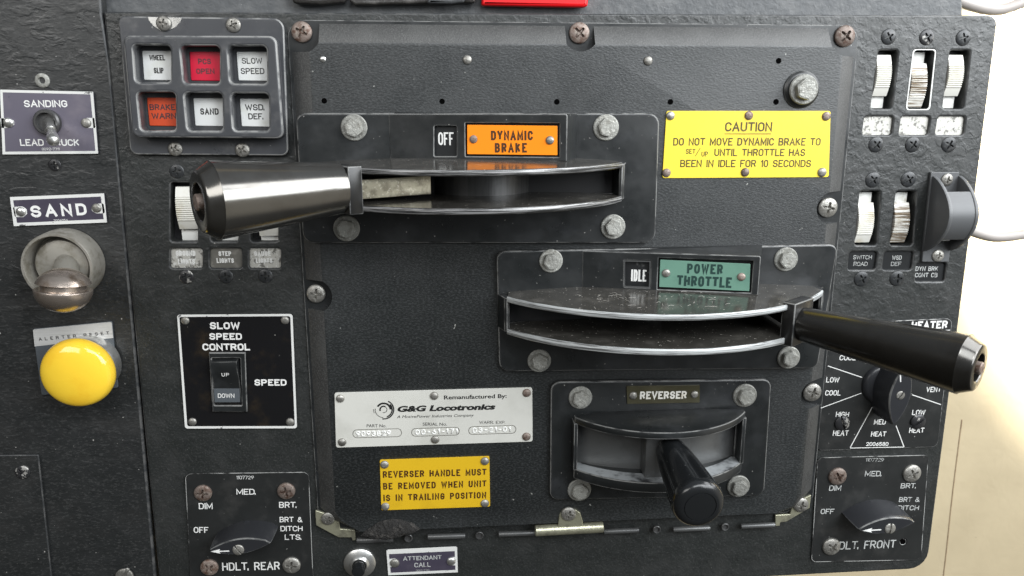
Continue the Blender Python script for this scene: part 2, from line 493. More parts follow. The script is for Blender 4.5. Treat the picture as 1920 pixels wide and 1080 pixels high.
# ------------------------------------------------------------------ materials
def M(name, col, rough=0.5, metal=0.0, spec=0.5, var=None, bumps=(), dust=None, edge=None, coat=0.0, rvar=0.0, stretch=None, scr=None, rand=0.0):
    m = bpy.data.materials.new(name); m.use_nodes = True
    t = m.node_tree; N = t.nodes; L = t.links
    b = N['Principled BSDF']
    b.inputs['Metallic'].default_value = metal; b.inputs['Roughness'].default_value = rough
    b.inputs['Specular IOR Level'].default_value = spec
    if coat:
        b.inputs['Coat Weight'].default_value = coat; b.inputs['Coat Roughness'].default_value = 0.06
    g = N.new('ShaderNodeNewGeometry'); src = g.outputs['Position']
    if stretch:
        mp = N.new('ShaderNodeMapping'); mp.inputs['Scale'].default_value = stretch
        L.new(src, mp.inputs[0]); srcs = mp.outputs[0]
    else:
        srcs = src

    def noise(scale, detail=3, rgh=0.55, s=src, dis=0.0):
        n = N.new('ShaderNodeTexNoise'); n.inputs['Scale'].default_value = scale; n.inputs['Detail'].default_value = detail
        n.inputs['Roughness'].default_value = rgh; n.inputs['Distortion'].default_value = dis
        L.new(s, n.inputs['Vector']); return n.outputs['Fac']

    def ramp(f, lo, hi):
        r = N.new('ShaderNodeMapRange'); r.interpolation_type = 'SMOOTHSTEP'
        r.inputs[1].default_value = lo; r.inputs[2].default_value = hi; L.new(f, r.inputs[0]); return r.outputs[0]

    def mix(f, a, c2):
        x = N.new('ShaderNodeMix'); x.data_type = 'RGBA'
        L.new(f, x.inputs['Factor'])
        if isinstance(a, tuple): x.inputs['A'].default_value = (*a, 1)
        else: L.new(a, x.inputs['A'])
        x.inputs['B'].default_value = (*c2, 1)
        return x.outputs['Result']
    c = col
    for v in (var or ()):
        c = mix(ramp(noise(v[1], v[4] if len(v) > 4 else 4, 0.6, srcs), v[2], v[3]), c, v[0])
    if scr:      # long fine scratches
        mp = N.new('ShaderNodeMapping'); mp.inputs['Scale'].default_value = scr[1]; mp.inputs['Rotation'].default_value = scr[4] if len(scr) > 4 else (0, 0, 0); L.new(src, mp.inputs[0])
        c = mix(ramp(noise(1.0, 4, 0.7, mp.outputs[0]), scr[2], scr[3]), c, scr[0])
    if dust:
        c = mix(ramp(noise(dust[1], 2, 0.5), dust[2], dust[2] + 0.06), c, dust[0])
    if edge:
        bv = N.new('ShaderNodeBevel'); bv.samples = 4; bv.inputs['Radius'].default_value = edge[1] / 1000
        dp = N.new('ShaderNodeVectorMath'); dp.operation = 'DOT_PRODUCT'
        L.new(bv.outputs[0], dp.inputs[0]); L.new(g.outputs['Normal'], dp.inputs[1])
        mm = N.new('ShaderNodeMapRange'); mm.inputs[1].default_value = 0.995; mm.inputs[2].default_value = 0.86; mm.inputs[3].default_value = 0; mm.inputs[4].default_value = edge[2]
        L.new(dp.outputs['Value'], mm.inputs[0])
        ml = N.new('ShaderNodeMath'); ml.operation = 'MULTIPLY'
        L.new(mm.outputs[0], ml.inputs[0]); L.new(ramp(noise(120, 4, 0.6), 0.32, 0.6), ml.inputs[1])
        c = mix(ml.outputs[0], c, edge[0])
    if rand:
        oi = N.new('ShaderNodeObjectInfo'); rm = N.new('ShaderNodeMapRange'); rm.inputs[3].default_value = 1 - rand; rm.inputs[4].default_value = 1 + rand * 0.4
        hs = N.new('ShaderNodeHueSaturation'); L.new(oi.outputs['Random'], rm.inputs[0]); L.new(rm.outputs[0], hs.inputs['Value'])
        if isinstance(c, tuple): hs.inputs['Color'].default_value = (*c, 1)
        else: L.new(c, hs.inputs['Color'])
        c = hs.outputs[0]
    if isinstance(c, tuple): b.inputs['Base Color'].default_value = (*c, 1)
    else: L.new(c, b.inputs['Base Color'])
    if rvar:
        r = N.new('ShaderNodeMapRange'); r.inputs[1].default_value = 0.3; r.inputs[2].default_value = 0.7
        r.inputs[3].default_value = max(rough - rvar, 0.03); r.inputs[4].default_value = min(rough + rvar, 1)
        L.new(noise(45, 5, 0.6), r.inputs[0]); L.new(r.outputs[0], b.inputs['Roughness'])
    last = None
    for (sc, dist, stg, det, lo, hi) in bumps:
        bp = N.new('ShaderNodeBump'); bp.inputs['Distance'].default_value = dist / 1000; bp.inputs['Strength'].default_value = stg
        f = noise(sc, det, 0.55, srcs, 0.3)
        L.new(ramp(f, lo, hi), bp.inputs['Height'])
        if last: L.new(last, bp.inputs['Normal'])
        last = bp.outputs[0]
    if last: L.new(last, b.inputs['Normal'])
    return m


WORN_LIT = {}  # second slot: worn edges, and the painted-lit slopes of the cover
GREY = (0.19, 0.19, 0.185)
m_paint = M('lumpy_black_paint', (0.014, 0.016, 0.0155), 0.44, spec=0.7, var=[((0.025, 0.026, 0.0255), 30, 0.45, 0.75), ((0.034, 0.035, 0.034), 700, 0.52, 0.68, 2)],
            bumps=[(135, 0.5, 0.30, 3, 0.42, 0.62), (420, 0.1, 0.35, 2, 0.35, 0.7)], dust=((0.35, 0.34, 0.32), 330, 0.735), rvar=0.1)
m_paint2 = M('thick_black_paint', (0.014, 0.0155, 0.016), 0.43, spec=0.7, stretch=(0.6, 1, 1.25), var=[((0.025, 0.025, 0.0245), 22, 0.45, 0.78), ((0.034, 0.035, 0.035), 650, 0.52, 0.68, 2)],
             bumps=[(110, 0.5, 0.30, 3, 0.47, 0.62), (380, 0.1, 0.35, 2, 0.35, 0.7)], dust=((0.35, 0.34, 0.32), 330, 0.735), rvar=0.1)
m_leather = M('grained_black_plastic', (0.011, 0.013, 0.0135), 0.45, spec=0.75, var=[((0.019, 0.0205, 0.021), 14, 0.45, 0.78), ((0.030, 0.033, 0.034), 900, 0.44, 0.66, 1)],
              bumps=[(1150, 0.16, 0.24, 0, 0.3, 0.7)], dust=((0.30, 0.30, 0.28), 260, 0.75), rvar=0.06, stretch=(0.55, 1, 1))
m_plastic = M('smooth_black_plastic', (0.011, 0.0125, 0.013), 0.36, spec=0.6, var=[((0.026, 0.028, 0.030), 38, 0.48, 0.75)],
              dust=((0.32, 0.31, 0.29), 420, 0.73), edge=(GREY, 1.3, 0.8), rvar=0.12)
m_bezel = M('grey_black_bezel_plastic', (0.045, 0.047, 0.052), 0.36, spec=0.5, var=[((0.085, 0.085, 0.087), 60, 0.5, 0.75)],
            dust=((0.4, 0.4, 0.38), 380, 0.74), edge=((0.30, 0.30, 0.29), 1.2, 0.7), rvar=0.1)
m_shelf = M('dusty_shelf_plastic', (0.038, 0.036, 0.032), 0.17, spec=0.6, var=[((0.085, 0.08, 0.072), 70, 0.46, 0.78)],
            dust=((0.42, 0.40, 0.36), 480, 0.685), scr=((0.12, 0.12, 0.115), (160, 160, 900), 0.66, 0.74, (0, 0.6, 0)), rvar=0.03)
m_rim = M('scuffed_rim', (0.30, 0.30, 0.30), 0.4, metal=0.4, scr=((0.03, 0.03, 0.03), (25, 25, 1500), 0.42, 0.56), dust=((0.8, 0.8, 0.78), 300, 0.74))
m_rimw = M('bright_scuffed_rim', (0.50, 0.52, 0.52), 0.45, metal=0.2, scr=((0.11, 0.11, 0.11), (25, 25, 1500), 0.46, 0.60))
m_gloss = M('polished_grip_lit', (0.165, 0.160, 0.150), 0.17, metal=0.9, var=[((0.135, 0.128, 0.118), 40, 0.45, 0.7)], scr=((0.24, 0.23, 0.21), (60, 60, 900), 0.70, 0.76, (0, 0.5, 0)), rvar=0.03)  # brake grip copy, base colour raised for brighter reflections
m_gloss2 = M('polished_grip_shaded', (0.085, 0.082, 0.077), 0.20, metal=0.9, var=[((0.065, 0.061, 0.055), 40, 0.45, 0.7)], scr=((0.13, 0.12, 0.11), (60, 60, 900), 0.70, 0.76, (0, 0.5, 0)), rvar=0.05)  # same grip material for the throttle, duller reflections put into a darker base
m_collarp = M('dark_lever_collar', (0.010, 0.010, 0.010), 0.3, var=[((0.03, 0.03, 0.029), 60, 0.5, 0.7)])
m_grip2 = M('moulded_black_handle', (0.011, 0.012, 0.013), 0.20, spec=0.5, dust=((0.4, 0.4, 0.4), 500, 0.75), rvar=0.06)
m_dark = M('dark_recess', (0.008, 0.008, 0.009), 0.6)
m_zinc = M('dull_zinc', (0.33, 0.32, 0.295), 0.48, metal=0.75, var=[((0.22, 0.21, 0.19), 260, 0.45, 0.7), ((0.60, 0.59, 0.55), 420, 0.55, 0.7)],
           bumps=[(700, 0.12, 0.6, 3, 0.3, 0.7)], rvar=0.1, rand=0.25)
m_bolt = M('painted_over_bolt', (0.33, 0.33, 0.305), 0.52, metal=0.35, var=[((0.24, 0.235, 0.21), 190, 0.45, 0.72), ((0.50, 0.50, 0.46), 420, 0.55, 0.72)],
           bumps=[(520, 0.25, 0.7, 3, 0.3, 0.7)], rvar=0.1, rand=0.3)
m_rust = M('rusty_screw', (0.24, 0.19, 0.165), 0.5, metal=0.4, var=[((0.12, 0.07, 0.05), 240, 0.45, 0.65), ((0.33, 0.29, 0.25), 500, 0.52, 0.7)], bumps=[(800, 0.1, 0.6, 3, 0.3, 0.7)], rand=0.35)
m_blks = M('black_screw', (0.028, 0.030, 0.032), 0.36, metal=0.2, var=[((0.07, 0.07, 0.07), 320, 0.5, 0.75)])
m_blkc = M('chipped_black_screw', (0.03, 0.03, 0.032), 0.36, metal=0.3, var=[((0.34, 0.33, 0.31), 150, 0.56, 0.62)])
m_steel = M('brushed_steel', (0.62, 0.62, 0.60), 0.3, metal=0.9, rvar=0.08)
m_yzinc = M('yellow_zinc', (0.55, 0.54, 0.40), 0.34, metal=0.75, var=[((0.36, 0.35, 0.27), 150, 0.45, 0.7)], bumps=[(600, 0.1, 0.5, 3, 0.3, 0.7)])
m_gold = M('zinc_chromate_arm', (0.48, 0.44, 0.33), 0.42, metal=0.7, var=[((0.30, 0.27, 0.20), 160, 0.42, 0.62), ((0.66, 0.62, 0.50), 420, 0.56, 0.66)])
m_brass = M('tarnished_knob_metal', (0.46, 0.395, 0.345), 0.25, metal=0.85, var=[((0.26, 0.18, 0.12), 70, 0.5, 0.75)], bumps=[(300, 0.08, 0.4, 4, 0.3, 0.7)], rvar=0.08)
m_collar = M('aged_collar_metal', (0.32, 0.305, 0.27), 0.5, metal=0.5, var=[((0.20, 0.185, 0.15), 120, 0.45, 0.7)])
m_yel = M('yellow_sign_enamel', (0.85, 0.66, 0.05), 0.35, var=[((0.74, 0.55, 0.055), 26, 0.48, 0.75)], dust=((0.5, 0.38, 0.05), 200, 0.76))
m_yel2 = M('deep_yellow_sign_enamel', (0.64, 0.40, 0.013), 0.42, var=[((0.53, 0.32, 0.011), 36, 0.48, 0.75)], dust=((0.5, 0.38, 0.05), 260, 0.74))
m_org = M('orange_sign_enamel', (0.95, 0.26, 0.006), 0.35, var=[((0.95, 0.36, 0.012), 22, 0.48, 0.7)], dust=((0.6, 0.3, 0.1), 260, 0.76))
m_grn = M('green_sign_enamel', (0.125, 0.25, 0.19), 0.42, var=[((0.105, 0.215, 0.165), 60, 0.5, 0.75)], dust=((0.4, 0.5, 0.45), 300, 0.75))
m_pur = M('faded_purple_plate', (0.125, 0.115, 0.15), 0.42, metal=0.2, var=[((0.19, 0.17, 0.20), 30, 0.45, 0.75), ((0.04, 0.04, 0.045), 130, 0.66, 0.72)])
m_pur2 = M('dark_purple_plate', (0.055, 0.048, 0.072), 0.38, metal=0.1, var=[((0.085, 0.075, 0.10), 60, 0.45, 0.75)])
m_olive = M('olive_black_plate', (0.040, 0.036, 0.018), 0.3, var=[((0.06, 0.055, 0.03), 60, 0.45, 0.75)])
m_silver = M('silver_plate', (0.62, 0.615, 0.57), 0.42, metal=0.1, var=[((0.54, 0.535, 0.49), 34, 0.45, 0.75)], dust=((0.35, 0.34, 0.30), 160, 0.76))
m_alum = M('brushed_aluminium', (0.60, 0.60, 0.59), 0.45, metal=0.3, scr=((0.48, 0.48, 0.47), (14, 14, 900), 0.45, 0.7))
m_white = M('white_lettering', (0.74, 0.74, 0.72), 0.5, var=[((0.45, 0.45, 0.44), 160, 0.60, 0.75)])
m_dimw = M('faded_white_lettering', (0.45, 0.46, 0.45), 0.5, var=[((0.16, 0.16, 0.16), 190, 0.53, 0.68)])
m_wborder = M('white_plate_border', (0.66, 0.66, 0.64), 0.45, var=[((0.10, 0.10, 0.10), 190, 0.66, 0.70)])
m_ink = M('black_ink', (0.012, 0.012, 0.012), 0.45)
m_brown = M('brown_black_ink', (0.065, 0.05, 0.012), 0.45, var=[((0.22, 0.17, 0.02), 90, 0.55, 0.8)])
m_brown2 = M('dark_brown_ink', (0.06, 0.022, 0.006), 0.45)
m_grink = M('green_black_ink', (0.012, 0.040, 0.034), 0.45)
m_fink = M('faded_ink', (0.05, 0.03, 0.035), 0.45, var=[((0.20, 0.03, 0.05), 300, 0.55, 0.75)])
m_lensw = M('white_lens', (0.72, 0.73, 0.72), 0.32, spec=0.5, var=[((0.62, 0.63, 0.58), 80, 0.5, 0.8)])
m_lensr = M('red_lens', (0.62, 0.012, 0.045), 0.3)
m_lenso = M('orange_red_lens', (0.60, 0.075, 0.025), 0.3)
m_ivory = M('aged_white_plastic', (0.68, 0.67, 0.62), 0.42, var=[((0.52, 0.47, 0.36), 55, 0.50, 0.75)])
m_ivoryd = M('grimy_white_plastic', (0.72, 0.72, 0.69), 0.42, var=[((0.40, 0.36, 0.28), 90, 0.55, 0.75)])
m_ribbed = M('brown_grooved_plastic', (0.70, 0.69, 0.65), 0.42, scr=((0.20, 0.15, 0.10), (30, 30, 780), 0.46, 0.56), var=[((0.55, 0.50, 0.40), 60, 0.5, 0.75)])
m_groove = M('grime_in_grooves', (0.16, 0.12, 0.08), 0.6)
m_scuff = M('scuffed_silver_label', (0.50, 0.49, 0.45), 0.45, metal=0.3, var=[((0.17, 0.165, 0.15), 300, 0.50, 0.60, 8), ((0.66, 0.66, 0.63), 420, 0.54, 0.62, 6)])
m_label = M('black_label', (0.016, 0.017, 0.018), 0.3, var=[((0.08, 0.08, 0.08), 150, 0.62, 0.75)])
m_tan = M('greyed_label', (0.13, 0.125, 0.11), 0.4, var=[((0.20, 0.19, 0.17), 160, 0.5, 0.7)])
m_btn = M('yellow_button_plastic', (0.88, 0.58, 0.042), 0.14, spec=0.5, coat=0.3, rvar=0.06, var=[((0.84, 0.50, 0.03), 30, 0.45, 0.7)], bumps=[(90, 0.25, 0.2, 2, 0.3, 0.7)], dust=((0.45, 0.33, 0.08), 110, 0.76))
m_engr = M('engraved_black_plate', (0.015, 0.016, 0.016), 0.42, var=[((0.032, 0.032, 0.031), 50, 0.48, 0.75)], dust=((0.3, 0.3, 0.28), 420, 0.74), rvar=0.08)
m_glblk = M('glossy_black_plate', (0.008, 0.008, 0.009), 0.17, var=[((0.03, 0.022, 0.014), 30, 0.52, 0.75)], dust=((0.5, 0.48, 0.44), 260, 0.755))
m_knob = M('black_pointer_knob', (0.020, 0.021, 0.024), 0.32, edge=((0.20, 0.20, 0.20), 0.9, 0.6), rvar=0.06)
m_guard = M('grey_guard_plastic', (0.085, 0.088, 0.092), 0.42, edge=((0.25, 0.25, 0.24), 0.7, 0.6))
m_rockd = M('slate_rocker_plastic', (0.075, 0.085, 0.095), 0.38)
m_drum = M('grey_drum_metal', (0.125, 0.128, 0.128), 0.36, metal=0.5, var=[((0.085, 0.086, 0.087), 40, 0.45, 0.75)])
m_drumd = M('dark_drum_metal', (0.10, 0.10, 0.10), 0.36, metal=0.5, scr=((0.06, 0.06, 0.06), (250, 250, 14), 0.4, 0.7))
m_red = M('red_plastic', (0.72, 0.006, 0.010), 0.35)
m_strap = M('dark_leather', (0.030, 0.028, 0.026), 0.45, bumps=[(300, 0.4, 0.5, 3, 0.3, 0.7)], var=[((0.09, 0.085, 0.08), 60, 0.5, 0.7)])
m_ledge = M('dusty_black_ledge', (0.07, 0.074, 0.078), 0.5, var=[((0.11, 0.113, 0.115), 60, 0.45, 0.7)], bumps=[(260, 0.3, 0.5, 3, 0.3, 0.7)], dust=((0.5, 0.5, 0.48), 200, 0.75))
m_cream = M('cream_cab_paint', (0.60, 0.50, 0.33), 0.5, var=[((0.52, 0.43, 0.28), 6, 0.4, 0.75), ((0.36, 0.28, 0.18), 60, 0.70, 0.74)], bumps=[(25, 0.8, 0.4, 3, 0.3, 0.7)])
m_lint = M('pale_lint', (0.42, 0.40, 0.37), 0.8)
m_seam = M('brown_sealant_seam', (0.36, 0.27, 0.17), 0.6, var=[((0.22, 0.15, 0.09), 60, 0.45, 0.7)])
m_cable = M('grey_cable_sheath', (0.34, 0.31, 0.29), 0.5)
m_grime = M('black_foam_scrap', (0.018, 0.017, 0.016), 0.85, bumps=[(400, 1.2, 0.9, 4, 0.3, 0.7)], var=[((0.06, 0.055, 0.05), 220, 0.5, 0.7)])

m_we = M('worn_plastic_edge', (0.17, 0.17, 0.165), 0.42, var=[((0.03, 0.031, 0.032), 70, 0.44, 0.64)], rvar=0.08)
m_we2 = M('worn_bezel_edge', (0.22, 0.22, 0.215), 0.4, var=[((0.06, 0.062, 0.066), 60, 0.45, 0.62)], rvar=0.08)
m_we3 = M('chipped_plate_edge', (0.36, 0.36, 0.35), 0.45, var=[((0.03, 0.03, 0.03), 90, 0.44, 0.56)])
m_we4 = M('bare_paint_edge', (0.075, 0.075, 0.074), 0.45, var=[((0.03, 0.032, 0.034), 90, 0.40, 0.56)])
m_slope_lit = M('lit_slope_plastic', (0.030, 0.030, 0.029), 0.5, spec=0.7, var=[((0.05, 0.05, 0.048), 40, 0.42, 0.7), ((0.055, 0.055, 0.053), 900, 0.46, 0.66, 1)], bumps=[(1150, 0.16, 0.32, 0, 0.3, 0.7)])  # cover slopes: base colour raised in place of light falling on them
WORN_LIT.update({m_knob: m_we, m_collarp: m_we, m_leather: m_slope_lit, m_plastic: m_we, m_bezel: m_we2, m_engr: m_we3, m_paint: m_we4, m_paint2: m_we4})
m_line = M('rubbed_plate_line', (0.34, 0.34, 0.33), 0.45, var=[((0.02, 0.02, 0.02), 42, 0.46, 0.58)])
m_hole = M('hole_shade_black', (0.002, 0.002, 0.002), 1.0, spec=0.0)  # pure black paints the shade of a hole onto a closed ring
# ------------------------------------------------------------------ fastener meshes (radius 1, facing -Y, base at y = 0)
def fast(me, mat, ang=40):
    me.materials.append(mat); return finish(me, ang)


def screw_mesh(mat, kind='cross', hgt=0.42):
    seg, rings = 56, 12
    vs = []; fs = []
    prof = [(1.0, 0.0), (1.0, 0.12)] + [(math.cos(a) * 1.0, 0.12 + (hgt - 0.12) * math.sin(a)) for a in [math.pi / 2 * i / rings for i in range(1, rings)]]
    for (r, h) in prof:
        for j in range(seg):
            th = 2 * math.pi * j / seg
            x = r * math.cos(th); z = r * math.sin(th); y = h
            if kind == 'cross':
                if (abs(x) < 0.11 and abs(z) < 0.52) or (abs(z) < 0.11 and abs(x) < 0.52) or (x * x + z * z < 0.05):
                    y = h - 0.30
            elif kind == 'slot':
                if abs(x) < 0.12: y = h - 0.26
            elif kind == 'socket':
                if x * x + z * z < 0.2: y = h - 0.4
            vs.append((x, -y, z))
    c = len(vs); vs.append((0, -(hgt - (0.34 if kind == 'cross' else 0.28 if kind == 'slot' else 0.42 if kind == 'socket' else 0)), 0))
    n = len(prof)
    for i in range(n - 1):
        for j in range(seg):
            k = (j + 1) % seg
            fs.append((i * seg + j, (i + 1) * seg + j, (i + 1) * seg + k, i * seg + k))
    for j in range(seg):
        fs.append(((n - 1) * seg + j, c, (n - 1) * seg + (j + 1) % seg))
    return fast(mesh(vs, fs, fix=False), mat, 50)


def dome_mesh(mat, hgt=0.55):
    pr = [(1.0, 0), (1.0, 0.08)] + [(math.cos(a), 0.08 + (hgt - 0.08) * math.sin(a)) for a in [math.pi / 2 * i / 7 for i in range(1, 7)]] + [(0.05, hgt)]
    me = lathe((0, 0, 0), (0, -1, 0), [(r * 1000, h * 1000) for r, h in pr], 24)
    return fast(me, mat, 50)


def bolt_meshes(mat):
    wsh = lathe((0, 0, 0), (0, -1, 0), [(r * 1000, h * 1000) for r, h in [(1, 0), (1, 0.10), (0.93, 0.17), (0.45, 0.17)]], 32)
    vs = []; R = 0.74
    for h, s in ((0.15, 1), (0.52, 1), (0.62, 0.90)):
        for j in range(6):
            a = math.pi / 3 * j
            vs.append((R * s * math.cos(a), -h, R * s * math.sin(a)))
    fs = [tuple(range(12, 18))]
    for i in range(2):
        for j in range(6):
            k = (j + 1) % 6
            fs.append((i * 6 + j, i * 6 + k, (i + 1) * 6 + k, (i + 1) * 6 + j))
    hx = mesh(vs, fs)
    bm = bmesh.new(); bm.from_mesh(hx)
    bmesh.ops.bevel(bm, geom=[e for e in bm.edges if len(e.link_faces) == 2], offset=0.05, segments=2, affect='EDGES'); bm.to_mesh(hx); bm.free()
    return fast(wsh, mat), fast(hx, mat, 30)


S_RUST = screw_mesh(m_rust); S_ZINC = screw_mesh(m_zinc); S_BLK = screw_mesh(m_blks, hgt=0.34); S_BLKC = screw_mesh(m_blkc, hgt=0.34)
S_SLOT = screw_mesh(m_zinc, 'slot', 0.34); S_SLOTB = screw_mesh(m_blkc, 'slot', 0.40); S_SOCK = screw_mesh(m_bolt, 'socket', 0.36)
R_ZINC = dome_mesh(m_zinc); R_RUST = dome_mesh(m_rust); R_STEEL = dome_mesh(m_steel)
B_WASH, B_HEX = bolt_meshes(m_bolt)


def screw(parent, me, px, py, rpx, h, spin=None, n=None, pl=None, name='screw', label=None):
    f = pl or H(h)
    return inst(name, me, parent, f.hit3(px, py), rpx * f.k(px, py), random.uniform(0, 6.28) if spin is None else spin, f.n if pl else None, label)


def bolt(parent, px, py, rpx, h):
    f = H(h); s = rpx * f.k(px, py); sp_ = random.uniform(0, 1)
    b = inst('bolt', B_HEX, parent, f.hit3(px, py), s, sp_)
    wq = bpy.data.objects.new('washer', B_WASH); COL.objects.link(wq); wq.parent = b; WL[wq] = WL[b]
    return b


H0 = H(0)
# ================================================================== backdrop
def wall():
    y0, y1 = 0.34, 0.325
    xs = [(-1.2, y0), (2.2, y1)]
    vs = []; fs = []
    nz = 2
    for (x, y) in xs:
        vs += [(x, y, -1.4), (x, y, 1.2)]
    for i in range(len(xs) - 1):
        fs.append((2 * i, 2 * i + 2, 2 * i + 3, 2 * i + 1))
    me = mesh(vs, fs, fix=False)
    o = part('cab_wall', me, m_cream)
    pts = [(0.6685, -0.40), (0.6695, -0.47), (0.671, -0.53), (0.6735, -0.60), (0.6755, -0.70)]
    yy = [y0 + (y1 - y0) * (x + 1.2) / 3.4 for x, z in pts]
    part('wall_seam', tube([(x, y + 0.0006, z) for (x, z), y in zip(pts, yy)], 1.3, 8), m_seam, o)
    tag(o, 'cream painted cab wall behind the control stand, sunlit at right', 'wall', kind='structure')


wall()

# ================================================================== console body and painted face
def px_quad(pl, x0, y0, x1, y1, r=2.0):
    return q(pl, box(x0, y0, x1, y1), r)


holes = []
SLOTS_L = [(319, 342, 370, 453), (395, 342, 446, 453), (470, 342, 521, 453)]
LABS_L = [(319, 466, 379, 503), (393, 466, 453, 503), (467, 466, 526, 503)]
for s in SLOTS_L + LABS_L:
    holes.append(px_quad(H0, *s))
SLOTS_R = [[(1648, 94), (1685, 94), (1672, 204), (1633, 204)], [(1714, 93), (1754, 93), (1742, 205), (1700, 205)], [(1782, 94), (1820, 94), (1807, 204), (1768, 204)]]
LABS_R = [[(1622, 218), (1676, 218), (1672, 253), (1617, 253)], [(1691, 218), (1745, 218), (1740, 253), (1686, 253)], [(1760, 218), (1811, 218), (1807, 253), (1754, 253)]]
SLOTS_M = [[(1613, 358), (1652, 358), (1644, 460), (1603, 460)], [(1681, 358), (1719, 358), (1711, 460), (1669, 460)]]
LABS_M = [[(1593, 472), (1646, 472), (1641, 506), (1590, 506)], [(1659, 472), (1714, 472), (1709, 506), (1655, 506)], [(1719, 493), (1775, 493), (1771, 528), (1716, 528)]]
for s in SLOTS_R + LABS_R + SLOTS_M + LABS_M:
    holes.append(q(H0, s, 2.2))
console = thing('control_console', 'black lumpy painted control stand that carries all the levers, switches and plates', 'control stand', (0.1, 0, -0.3))
outer = [H0.hit(*p) for p in [(194, 22), (1872, 29), (1738, 1066), (300, 1110)]]
outer = rnd([outer[0], outer[1], outer[2], (outer[3].x, outer[2].y)], [0.001, 0.007, 0.016, 0.001])
part('face_panel', slab(H0, outer, holes, 16, 1.3, 0, 3), m_paint, console)
bx0, bx1 = outer[0].x + 0.004, 0.396
part('console_body', obox(((bx0 + bx1) / 2, 0.116, -0.162), (1, 0, 0), (0, 1, 0), (0, 0, 1), (bx1 - bx0) * 1000, 200, 430, 3), m_ledge, console)
# small dents and screws set straight into the console

# ------------------------------------------------------------------ upper ledge box with things lying along it
ub = thing('upper_cabinet', 'grey dusty cabinet front standing on top of the control stand', 'cabinet', (0.1, 0.05, 0.1))
f = H(-14)
part('cabinet_front', slab(f, q(f, [(120, -500), (1807, -500), (1805, 22), (1805, 60), (120, 60)], 1.5), (), 60, 1.5, 0), m_ledge, ub)
f = H(-4)
red = part('red_binder', slab(f, q(f, [(905, -60), (1112, -60), (1102, 11), (1094, 13.5), (903, 10)], 1.2), (), 8, 2.2, 0, 3), m_red)
tag(red, 'bright red plastic binder edge lying on the ledge above the panel', 'binder')
stp = thing('leather_strap', 'black leather strap lying on the ledge left of the red binder', 'strap', P(740, 0, -6))
part('strap_band', slab(f, q(f, [(655, -40), (905, -40), (890, 4), (820, 6), (664, 9), (655, 2)], 1), (), 7, 1.5, -1), m_strap, stp)
part('strap_fold', slab(f, q(f, [(815, -30), (900, -30), (868, 5), (846, 8), (800, 7)], 1), (), 5, 1.8, 3), m_ledge, stp)
dk = part('black_pouch', slab(f, q(f, [(540, -50), (650, -50), (648, 4), (602, 9), (548, 6)], 3), (), 8, 2.5, 0), m_strap)
tag(dk, 'small black pouch at the left end of the objects on the ledge', 'pouch')

# ------------------------------------------------------------------ left side panel
sp_ = thing('side_panel', 'flat black painted side panel left of the vertical seam, holding the sanding controls', 'panel', P(100, 540, 0))
o2 = [H0.hit(*p) for p in [(-700, -600), (150, -600), (190, 25), (205, 120), (320, 1400), (-700, 1400)]]
part('panel_sheet', slab(H0, rnd(o2, 0.0008), (), 10, 1.6, -0.6, 2), m_paint2, sp_)
screw(sp_, S_SOCK, 80, 151, 14, -0.6)
screw(sp_, S_BLKC, 103, 309, 12, -0.8, 0.1)
screw(sp_, S_SLOT, 72, 1079, 14, -0.6)
cv = thing('access_cover', 'small black painted cover plate at the bottom left corner of the side panel', 'cover', P(40, 960, 2))
f = H(2)
part('cover_sheet', slab(f, q(f, [(-60, 854), (72, 853), (101, 1120), (-60, 1120)], 1.2), (), 2.4, 0.7, 0), m_paint2, cv)
screw(cv, S_BLKC, 43, 885, 14, 2)
tgs = thing('panel_stud', 'bare steel stud head at the bottom edge left of the rear headlight plate', 'screw', P(234, 1082, 1))
screw(tgs, S_SLOT, 234, 1080, 17, 0.5, name='stud_head')

# ------------------------------------------------------------------ sanding toggle plate
f = H(1.2)
t = thing('sanding_plate', 'faded purple SANDING LEAD TRUCK plate with a white border', 'nameplate', P(92, 229, 0))
QP = [(0, 168), (174.5, 172), (184, 288), (5, 289.5)]
part('plate', slab(f, q(f, QP, 0.6), [], 1.2, 0.2, 0), m_pur, t)
part('border', merge(border(f, QP, 5), slab(f, q(f, [(0, 222), (17, 221), (26, 226), (27, 234), (18, 240), (3, 240)], 0.8), (), 0.1, 0, 0.08),
     slab(f, q(f, [(177, 221), (163, 221), (154, 226), (154, 235), (163, 240), (179, 240)], 0.8), (), 0.1, 0, 0.08)), m_wborder, t)
part('lettering', texts(f, [('SANDING', 46, 127, 201, 188), ('LEAD TRUCK', 38.5, 149.5, 273.5, 261), ('0092-7711', 79, 112, 282, 277)], 0.012), m_white, t)
screw(t, R_STEEL, 16, 230, 10, 1.2, name='rivet'); screw(t, R_ZINC, 162, 230.5, 9.5, 1.2, name='rivet')
t = thing('toggle_switch', 'steel bat toggle switch pointing down on the sanding plate', 'switch', P(91, 228, 0))
c = P(91, 230, 4)
part('nut', lathe(P(91, 229, 1.3), (0, -1, 0), [(8.6, 0), (8.6, 3.2), (7.6, 4.2), (6.4, 4.2), (6.2, 1.2), (0.5, 1.2)], 32), m_drumd, t)
b0 = P(92, 228, 3.0); b1 = P(101, 268, 26)
part('lever', lathe(b0, b1 - b0, [(3.0, 0), (2.7, 6), (3.2, 12)] + [(2.4 + 1.6 * i / 6, 12 + ((b1 - b0).length * 1000 - 16) * i / 6) for i in range(7)] + [(3.4, (b1 - b0).length * 1000 - 1.8), (1.6, (b1 - b0).length * 1000 - 0.4), (0.2, (b1 - b0).length * 1000)], 24), m_steel, t)

